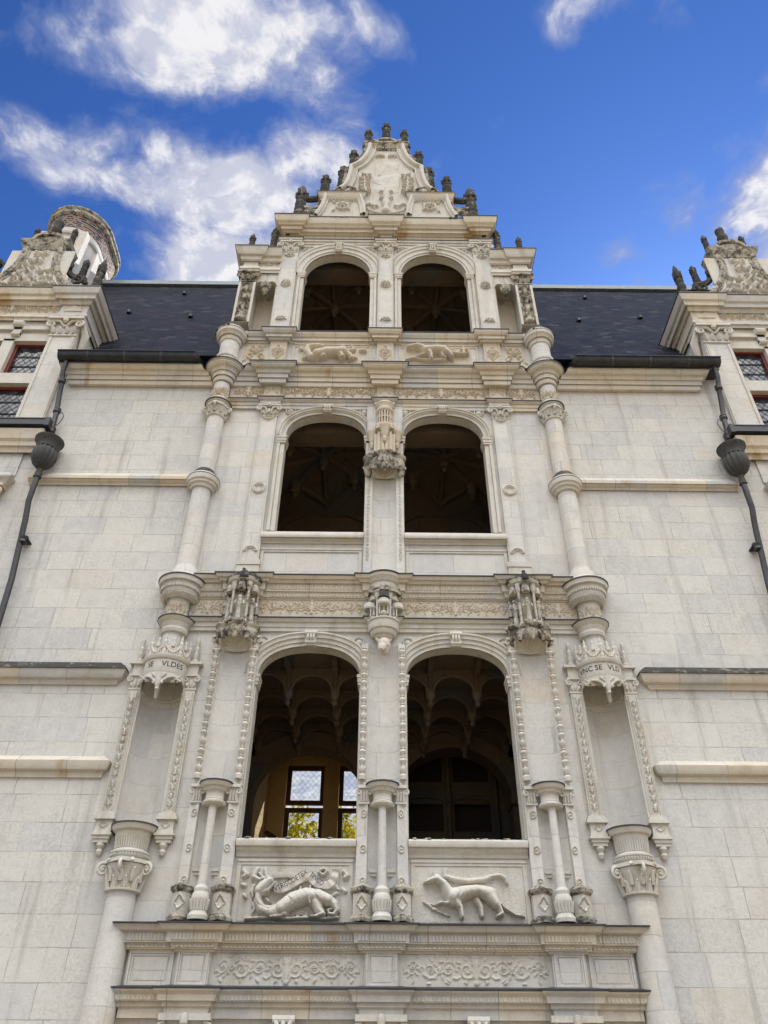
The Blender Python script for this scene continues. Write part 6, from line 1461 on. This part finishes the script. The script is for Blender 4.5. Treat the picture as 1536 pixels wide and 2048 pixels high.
# window bay beyond the left arch
gold = stone('golden bay limestone', (.52, .38, .19), False, lichen=.15, ochre=.4, dirt=.2, bump=.2)
m = MB(); xl, xr, yb_ = -2.22, -.18, 5.5
m.add([(xl, 3.62, 4.15), (xl, yb_, 4.15), (xl, yb_, 7.6), (xl, 3.62, 7.6)], [(0, 1, 2, 3)]); m.add([(xr, 3.62, 4.15), (xr, yb_, 4.15), (xr, yb_, 7.6), (xr, 3.62, 7.6)], [(0, 3, 2, 1)])
m.add([(xl, 3.62, 7.6), (xr, 3.62, 7.6), (xr, yb_, 7.6), (xl, yb_, 7.6)], [(0, 1, 2, 3)]); m.add([(xl, 3.2, 4.16), (xr, 3.2, 4.16), (xr, yb_, 4.16), (xl, yb_, 4.16)], [(3, 2, 1, 0)])
m.holes(xl, xr, 4.15, 7.6, yb_, [(-1.90, -1.14, 5.0, 7.30), (-.84, -.2, 5.0, 7.30)])
m.box(-1.14, -.84, yb_-.02, yb_+.5, 4.9, 7.4); m.box(-2.0, -.15, yb_+.12, yb_+.5, 7.30, 7.7); m.box(-2.1, -1.90, yb_+.02, yb_+.5, 4.9, 7.4)
m.build('window_bay', gold, lobby)
for a, b in ((-1.90, -1.14), (-.84, -.2)):
    for z0, z1 in ((6.50, 7.28), (5.0, 6.44)):
        m = MB(); f_ = .085; yq = yb_+.18
        m.box(a, a+f_, yq, yq+.07, z0, z1); m.box(b-f_, b, yq, yq+.07, z0, z1); m.box(a+f_, b-f_, yq, yq+.07, z1-f_, z1); m.box(a+f_, b-f_, yq, yq+.07, z0, z0+f_)
        wn = B(m, 'window', brownwood)
        m = MB(); m.add([(a+f_, yq+.03, z0+f_), (b-f_, yq+.03, z0+f_), (b-f_, yq+.03, z1-f_), (a+f_, yq+.03, z1-f_)], [(0, 1, 2, 3)]); m.build('leaded_pane', glass_see, wn)
        m = MB(); xa, xb, za, zb = a+f_, b-f_, z0+f_, z1-f_; q = .11; qz = .13
        for k in range(-90, 120):
            for sg in (1, -1):
                pts = []
                for x in (xa, xb):
                    z = za+((k-(x-xa)/q)*qz if sg > 0 else ((x-xa)/q-k)*qz)
                    if za <= z <= zb: pts.append((x, z))
                for z in (za, zb):
                    x = xa+((k-(z-za)/qz)*q if sg > 0 else (k+(z-za)/qz)*q)
                    if xa < x < xb: pts.append((x, z))
                if len(pts) >= 2 and math.hypot(pts[0][0]-pts[1][0], pts[0][1]-pts[1][1]) > .02: m.tube([(pts[0][0], yq+.03, pts[0][1]), (pts[1][0], yq+.03, pts[1][1])], .0018, 4, False)
        m.build('lead_came', leadcame, wn)
m = MB(); m.box(-1.03, -.95, yb_-.035, yb_-.015, 6.20, 6.31); m.build('notice_plate', plain('brass plate', (.5, .38, .16), .4, .6), lobby)
m = MB(); m.tube([(-2.05, 4.3, 5.55), (-1.85, 4.2, 5.42), (-1.80, 4.0, 5.2)], .07, 8); m.build('stair_rail', brownwood, lobby)
# coffered stair vault beyond the right arch
m = MB(); yv = 4.3; m.holes(.2, 2.4, 4.15, 7.7, yv, [(x-.33, x+.33, z0, z1) for x in (.80, 1.66) for z0, z1 in ((4.75, 5.22), (5.62, 6.1), (6.5, 7.0))])
for x in (.80, 1.66):
    for z0, z1 in ((4.75, 5.22), (5.62, 6.1), (6.5, 7.0)):
        cv = acurve(x, z1-.02, .42, .14, 2., 10); m.tube([(a, yv-.04, z) for a, z in cv], .035, 6)
for x in (.37, 1.23, 2.09): m.tube([(x, yv-.05, 4.2), (x, yv-.05, 7.6)], .05, 6)
m.add([(.2, 3.62, 4.15), (.2, yv, 4.15), (.2, yv, 7.7), (.2, 3.62, 7.7)], [(0, 1, 2, 3)]); m.add([(2.4, 3.62, 4.15), (2.4, yv, 4.15), (2.4, yv, 7.7), (2.4, 3.62, 7.7)], [(0, 3, 2, 1)]); m.add([(.2, 3.62, 7.7), (2.4, 3.62, 7.7), (2.4, yv, 7.7), (.2, yv, 7.7)], [(0, 1, 2, 3)])
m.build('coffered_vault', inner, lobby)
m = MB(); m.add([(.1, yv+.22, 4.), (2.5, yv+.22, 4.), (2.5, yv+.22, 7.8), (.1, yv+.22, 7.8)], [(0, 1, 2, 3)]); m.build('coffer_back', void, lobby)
for x, z in ((1.23, 6.2), (1.23, 5.3)):
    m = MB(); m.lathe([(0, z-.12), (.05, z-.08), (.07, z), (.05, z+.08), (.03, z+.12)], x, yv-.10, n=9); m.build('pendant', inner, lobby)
# upper landings: domed rib vaults with pendants
def vault(z0, zv, rise, yb, pend, lbl):
    f = lambda x, y: zv+rise*(1-(abs(x)/2.5)**2.2)*(1-abs((y-1.75)/1.75)**2.2*.8)
    m = room(z0, zv+.1, 2.5, yb, ''); m.add([(-2.5, yb, z0), (2.5, yb, z0), (2.5, yb, zv+rise), (-2.5, yb, zv+rise)], [(0, 1, 2, 3)])
    xs = np.linspace(-2.5, 2.5, 25); ys = np.linspace(.46, yb, 15)
    m.grid(np.array([[(x, y, f(x, y)) for x in xs] for y in ys]))
    m.box(-2.5, 2.5, .45, .85, zv-.12, zv+rise+.25)
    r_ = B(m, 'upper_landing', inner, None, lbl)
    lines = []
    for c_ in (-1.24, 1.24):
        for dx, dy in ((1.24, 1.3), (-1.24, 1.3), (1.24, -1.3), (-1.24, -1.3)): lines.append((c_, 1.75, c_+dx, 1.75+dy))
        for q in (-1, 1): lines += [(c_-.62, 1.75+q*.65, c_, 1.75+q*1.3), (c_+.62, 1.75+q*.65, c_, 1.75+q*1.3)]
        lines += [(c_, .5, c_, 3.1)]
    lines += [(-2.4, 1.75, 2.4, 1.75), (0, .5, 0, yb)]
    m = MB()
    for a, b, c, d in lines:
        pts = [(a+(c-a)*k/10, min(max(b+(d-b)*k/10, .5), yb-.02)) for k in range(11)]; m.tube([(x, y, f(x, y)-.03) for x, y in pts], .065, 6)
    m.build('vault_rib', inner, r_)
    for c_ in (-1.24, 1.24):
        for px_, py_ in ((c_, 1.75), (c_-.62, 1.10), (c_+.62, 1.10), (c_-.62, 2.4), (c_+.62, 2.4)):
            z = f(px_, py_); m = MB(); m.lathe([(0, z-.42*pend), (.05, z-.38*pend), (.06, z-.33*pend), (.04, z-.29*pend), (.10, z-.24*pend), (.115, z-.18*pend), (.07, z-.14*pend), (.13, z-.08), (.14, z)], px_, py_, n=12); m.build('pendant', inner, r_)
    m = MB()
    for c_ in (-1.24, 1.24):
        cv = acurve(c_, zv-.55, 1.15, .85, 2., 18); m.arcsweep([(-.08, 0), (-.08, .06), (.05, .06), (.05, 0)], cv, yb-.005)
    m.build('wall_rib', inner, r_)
vault(8.9, 11.85, .6, 3.4, 1.0, 'dark vaulted landing behind the middle openings')
vault(13.95, 17.0, .35, 3.4, 1.0, 'vaulted landing behind the top openings')

# portal recess with doors at the foot of the bay
for s in (1, -1):
    m = MB(); xc = s*1.05; m.box(xc-.72, xc+.72, .35, .42, 0, 2.4); dr_ = B(m, 'door', brownwood)
    m = MB()
    cv = acurve(xc, 1.72, .72, .58, 2.1, 24); n = len(cv); m.add([(a, .0, z) for a, z in cv]+[(a, .0, 2.30) for a, z in cv]+[(a, .36, z) for a, z in cv], [(i, i+1, i+1+n, i+n) for i in range(n-1)]+[(i, i+2*n, i+2*n+1, i+1) for i in range(n-1)])
    for t in (-1, 1): m.add([(xc+t*.72, 0, 0), (xc+t*.72, .36, 0), (xc+t*.72, .36, 1.75), (xc+t*.72, 0, 1.75)], [(0, 1, 2, 3)])
    pa = B(m, 'portal_arch', carved)
    m = MB(); m.arcsweep([(0, -.02), (0, .02), (.05, .03), (.06, .05), (.10, .05), (.11, .0)], cv, 0); m.build('archivolt', carved, pa)
    m = MB(); zt = A(2.47, -.15); m.prism([(xc-.08, 2.24), (xc+.08, 2.24), (xc+.11, zt), (xc-.11, zt)], -.10, 0); m.tube([(xc-.12, -.11, zt-.03), (xc+.12, -.11, zt-.03)], .04, 9)
    for q in (-.06, 0, .06): m.tube([(xc+q, -.10, 2.25), (xc+q, -.14, 2.36), (xc+q*1.4, -.13, zt-.04)], [.02, .03, .02], 7)
    m.build('keystone', carved, pa)
for x in PIERS:
    m = MB(); m.box(x-.20, x+.20, -.09, .01, 0, 2.16); pp_ = B(m, 'door_pilaster', bayst)
    z0, z1 = 2.16, A(2.485, -.12); h = z1-z0; m = MB(); m.box(x-.22, x+.22, -.11, .01, z0, z0+.03); m.prism([(x-.2, z0+.03), (x+.2, z0+.03), (x+.25, z0+h*.8), (x-.25, z0+h*.8)], -.10, .01); m.box(x-.28, x+.28, -.16, .01, z0+h*.8, z1)
    for q in (-1, 1): volute(m, x+q*.22, -.12, z0+h*.55, .07, (q, 0), .024)
    m.lathe([(0, z0+h*.6), (.04, z0+h*.7), (.05, z0+h*.85), (.04, z1), (0, z1+.01)], x, -.16, n=9); m.build('capital', carved, pp_)

# ================================================================== gutters, rain-water pipes
def gutter(s, x0, x1, lbl):
    loc = (s*(x0+x1)/2, -.33, 12.86); e = empty('gutter', loc, lbl, 'gutter', 'zinc eaves gutters')
    off = (abs(loc[0]), loc[1], loc[2])
    m = MB(s); arc = [(-.335+.105*math.cos(rad(180+180*k/12)), 12.905+.105*math.sin(rad(180+180*k/12))) for k in range(13)]
    arc = [(arc[0][0]-.015, arc[0][1]+.03)]+arc+[(arc[-1][0], 12.95)]
    n = len(arc); xs = [x0+.16, x0+.17]+[x0+.17+(x1-x0-.17)*k/6 for k in range(1, 7)]
    V_ = [(x, y, z) for x in xs for y, z in arc]; m.add(V_, [(i*n+k, i*n+k+1, (i+1)*n+k+1, (i+1)*n+k) for i in range(len(xs)-1) for k in range(n-1)]+[tuple(range((len(xs)-1)*n, len(xs)*n))])
    # slanted inner end
    m.add([(x0+.16, y, z) for y, z in arc]+[(x0-.02, -.22, 12.84)], [(k, k+1, n) for k in range(n-1)])
    m.build('trough', zinc, e, None, None, 40, off)
    m = MB(s); m.tube([(x0+.16, arc[0][0], arc[0][1]), (x1, arc[0][0], arc[0][1])], .016, 8); m.build('rolled_edge', zinc, e, None, None, 40, off)
    m = MB(s)
    for k in range(1, 4):
        x = x0+(x1-x0)*k/4+.1; m.add([(xx, y-(.006), z-.006) for xx in (x, x+.04) for y, z in arc], [(k2, k2+1, n+k2+1, n+k2) for k2 in range(n-1)])
    m.build('joint_strap', lead, e, None, None, 40, off)
    m = MB(s); m.box(x0+.1, x1, -.285, .0, 12.785, 12.80); m.build('lead_flashing', lead, e, None, None, 0, off)
gutter(-1, 3.42, 6.17, 'dark zinc gutter along the eaves left of the carved bay')
gutter(1, 3.45, 6.34, 'dark zinc gutter along the eaves right of the carved bay')
def tray(s, x0, x1, lbl):
    loc = (s*x0, -.2, 11.3); e = empty('lead_tray', loc, lbl, 'gutter', 'lead trays below the dormers'); off = (x0, -.2, 11.3)
    m = MB(s); z = A(11.38, -.2); m.box(x0, x1, -.285, .10, z-.03, z+.10); m.box(x0-.02, x0+.06, -.30, .1, z-.06, z+.13); m.build('trough', zinc, e, None, None, 30, off)
    m = MB(s); m.box(x0+.061, x1, -.295, -.2, z+.101, z+.12); m.build('rolled_edge', lead, e, None, None, 30, off)
tray(-1, 5.93, 9.4, 'lead gutter tray under the left dormer'); tray(1, 6.13, 9.6, 'lead gutter tray under the right dormer')
def downpipe(s, dx, lbl):
    X = lambda x: x+dx
    loc = (s*X(5.8), -.14, 0); e = empty('downpipe', loc, lbl, 'drainpipe', 'cast iron downpipes'); off = (X(5.8), -.14, 0)
    m = MB(s); m.tube([(X(6.02), -.30, 12.80), (X(6.02), -.29, 12.55), (X(6.0), -.22, 12.30), (X(5.99), -.16, 12.0), (X(5.93), -.14, 11.55), (X(5.90), -.14, 11.1)], .046, 12); m.build('upper_pipe', iron, e, None, None, 40, off)
    m = MB(s)
    for z, x, y in ((12.32, 6.0, -.225), (11.62, 5.935, -.14)):
        m = MB(s); m.lathe([(.055, z-.05), (.068, z-.03), (.068, z+.0), (.055, z+.02), (.065, z+.03), (.065, z+.05)], X(x), y, n=14); m.build('pipe_collar', iron, e, None, None, 40, off)
    # fluted hopper: flared rim, gadrooned bowl, neck
    hx, hy = X(5.80), -.24; zt = A(11.06, -.3)
    m = MB(s); m.lathe([(.165, zt-.22), (.18, zt-.20), (.175, zt-.17), (.195, zt-.12), (.215, zt-.06), (.24, zt-.03), (.245, zt), (.22, zt+.005)], hx, hy, n=32)
    rh = m.build('rain_head', ironold, e, None, None, 40, off)
    m = MB(s); m.lathe([(.045, zt-.62), (.10, zt-.58), (.155, zt-.51), (.19, zt-.42), (.198, zt-.34), (.19, zt-.27), (.165, zt-.21)], hx, hy, n=112, flute=14, fd=.07); m.build('fluted_bowl', ironold, rh, None, None, 60, (0, 0, 0)).location = (0, 0, 0)
    b = rh.children[0]; b.data.transform(Matrix.Translation((-s*off[0], -off[1], -off[2])))
    m = MB(s); m.lathe([(.05, zt-.82), (.068, zt-.80), (.052, zt-.77), (.06, zt-.73), (.05, zt-.68), (.055, zt-.61)], hx, hy+.02, n=16); m.build('neck', ironold, e, None, None, 40, off)
    m = MB(s); z0 = zt-.8
    m.tube([(hx, hy+.02, z0), (hx, hy+.02, z0-.15), (hx-.0, -.21, z0-.5), (X(5.79), -.13, z0-.8), (X(5.66), -.13, 8.0), (X(5.56), -.13, 6.0), (X(5.5), -.13, .15)], .046, 14); m.build('lower_pipe', iron, e, None, None, 40, off)
    m = MB(s)
    for z in (8.75, 6.6, 4.4, 2.2):
        x = X(5.66)+(z-8)*.05 if z > 6 else X(5.5)
        m = MB(s); m.lathe([(.055, z-.07), (.066, z-.05), (.056, z-.03), (.056, z), (.07, z+.02), (.07, z+.05), (.052, z+.06)], x, -.13, n=14); m.box(x-.08, x+.08, -.13, .0, z-.005, z+.015); m.build('pipe_collar', iron, e, None, None, 40, off)
    m = MB(s); pts = [(X(5.93)-.10, -.2, 11.55), (X(5.93)-.19, -.22, 11.42), (X(5.93)-.16, -.24, 11.2), (X(5.93)-.05, -.25, 11.08)]; m.tube(bez(pts, 6), .010, 6); m.build('cable', iron, e, None, None, 40, off)
downpipe(-1, .0, 'black cast iron downpipe with a fluted rain head on the left wall'); downpipe(1, .22, 'black cast iron downpipe with a fluted rain head on the right wall')

# ================================================================== ground and the trees behind
m = MB(); m.add([(-400, -400, 0), (400, -400, 0), (400, 400, 0), (-400, 400, 0)], [(0, 1, 2, 3)]); g = m.build('ground', gravel, None, None, 'structure', 0)
m = MB(); m.add([(-200, 9, .004), (200, 9, .004), (200, 200, .004), (-200, 200, .004)], [(0, 1, 2, 3)]); m.build('lawn', lawn, None, None, 'structure', 0)
def tree(x, y, h, r, seed, lbl):
    rg = np.random.RandomState(seed); e = empty('tree', (x, y, 0), lbl, 'tree', 'autumn trees behind the castle')
    m = MB(); m.tube([(0, 0, 0), (.1, .05, h*.25), (-.05, .1, h*.5), (.1, 0, h*.8)], [.28, .2, .14, .04], 9)
    for k in range(9):
        a = k*2.4; z = h*(.3+.05*k); q = r*.75; m.tube([(0, 0, z), (q*.5*math.cos(a), q*.5*math.sin(a), z+h*.08), (q*math.cos(a), q*math.sin(a), z+h*.14)], [.09, .05, .015], 6)
    m.build('trunk', bark, e)
    n = 9000; c = rg.normal(size=(60, 3)); c /= np.linalg.norm(c, axis=1)[:, None]; c *= rg.uniform(.35, 1, (60, 1))
    cen = c*np.array([r*.85, r*.85, h*.36])+np.array([0, 0, h*.62]); k = rg.randint(0, 60, n)
    P_ = cen[k]+rg.normal(size=(n, 3))*np.array([.33, .33, .28])*r*.45
    P_[:, 2] = np.clip(P_[:, 2], h*.22, h)
    d1 = rg.normal(size=(n, 3)); d1 /= np.linalg.norm(d1, axis=1)[:, None]; d2 = np.cross(d1, rg.normal(size=(n, 3))); d2 /= np.linalg.norm(d2, axis=1)[:, None]
    sz = rg.uniform(.07, .13, (n, 1)); V_ = np.stack([P_-d1*sz, P_+d2*sz*.55, P_+d1*sz, P_-d2*sz*.55], 1).reshape(-1, 3)
    m = MB(); m.add(V_, np.arange(4*n).reshape(-1, 4).tolist()); m.build('crown', leafm, e, None, None, 0)
tree(-2.7, 17, 10.1, 2.0, 1, 'yellowing tree seen through the lower pane of the rear window')
tree(-.9, 18, 10.3, 1.9, 2, 'yellow green tree seen past the stone mullion of the rear window')
tree(-6.2, 21, 9.5, 2.6, 3, 'autumn tree standing left behind the castle')
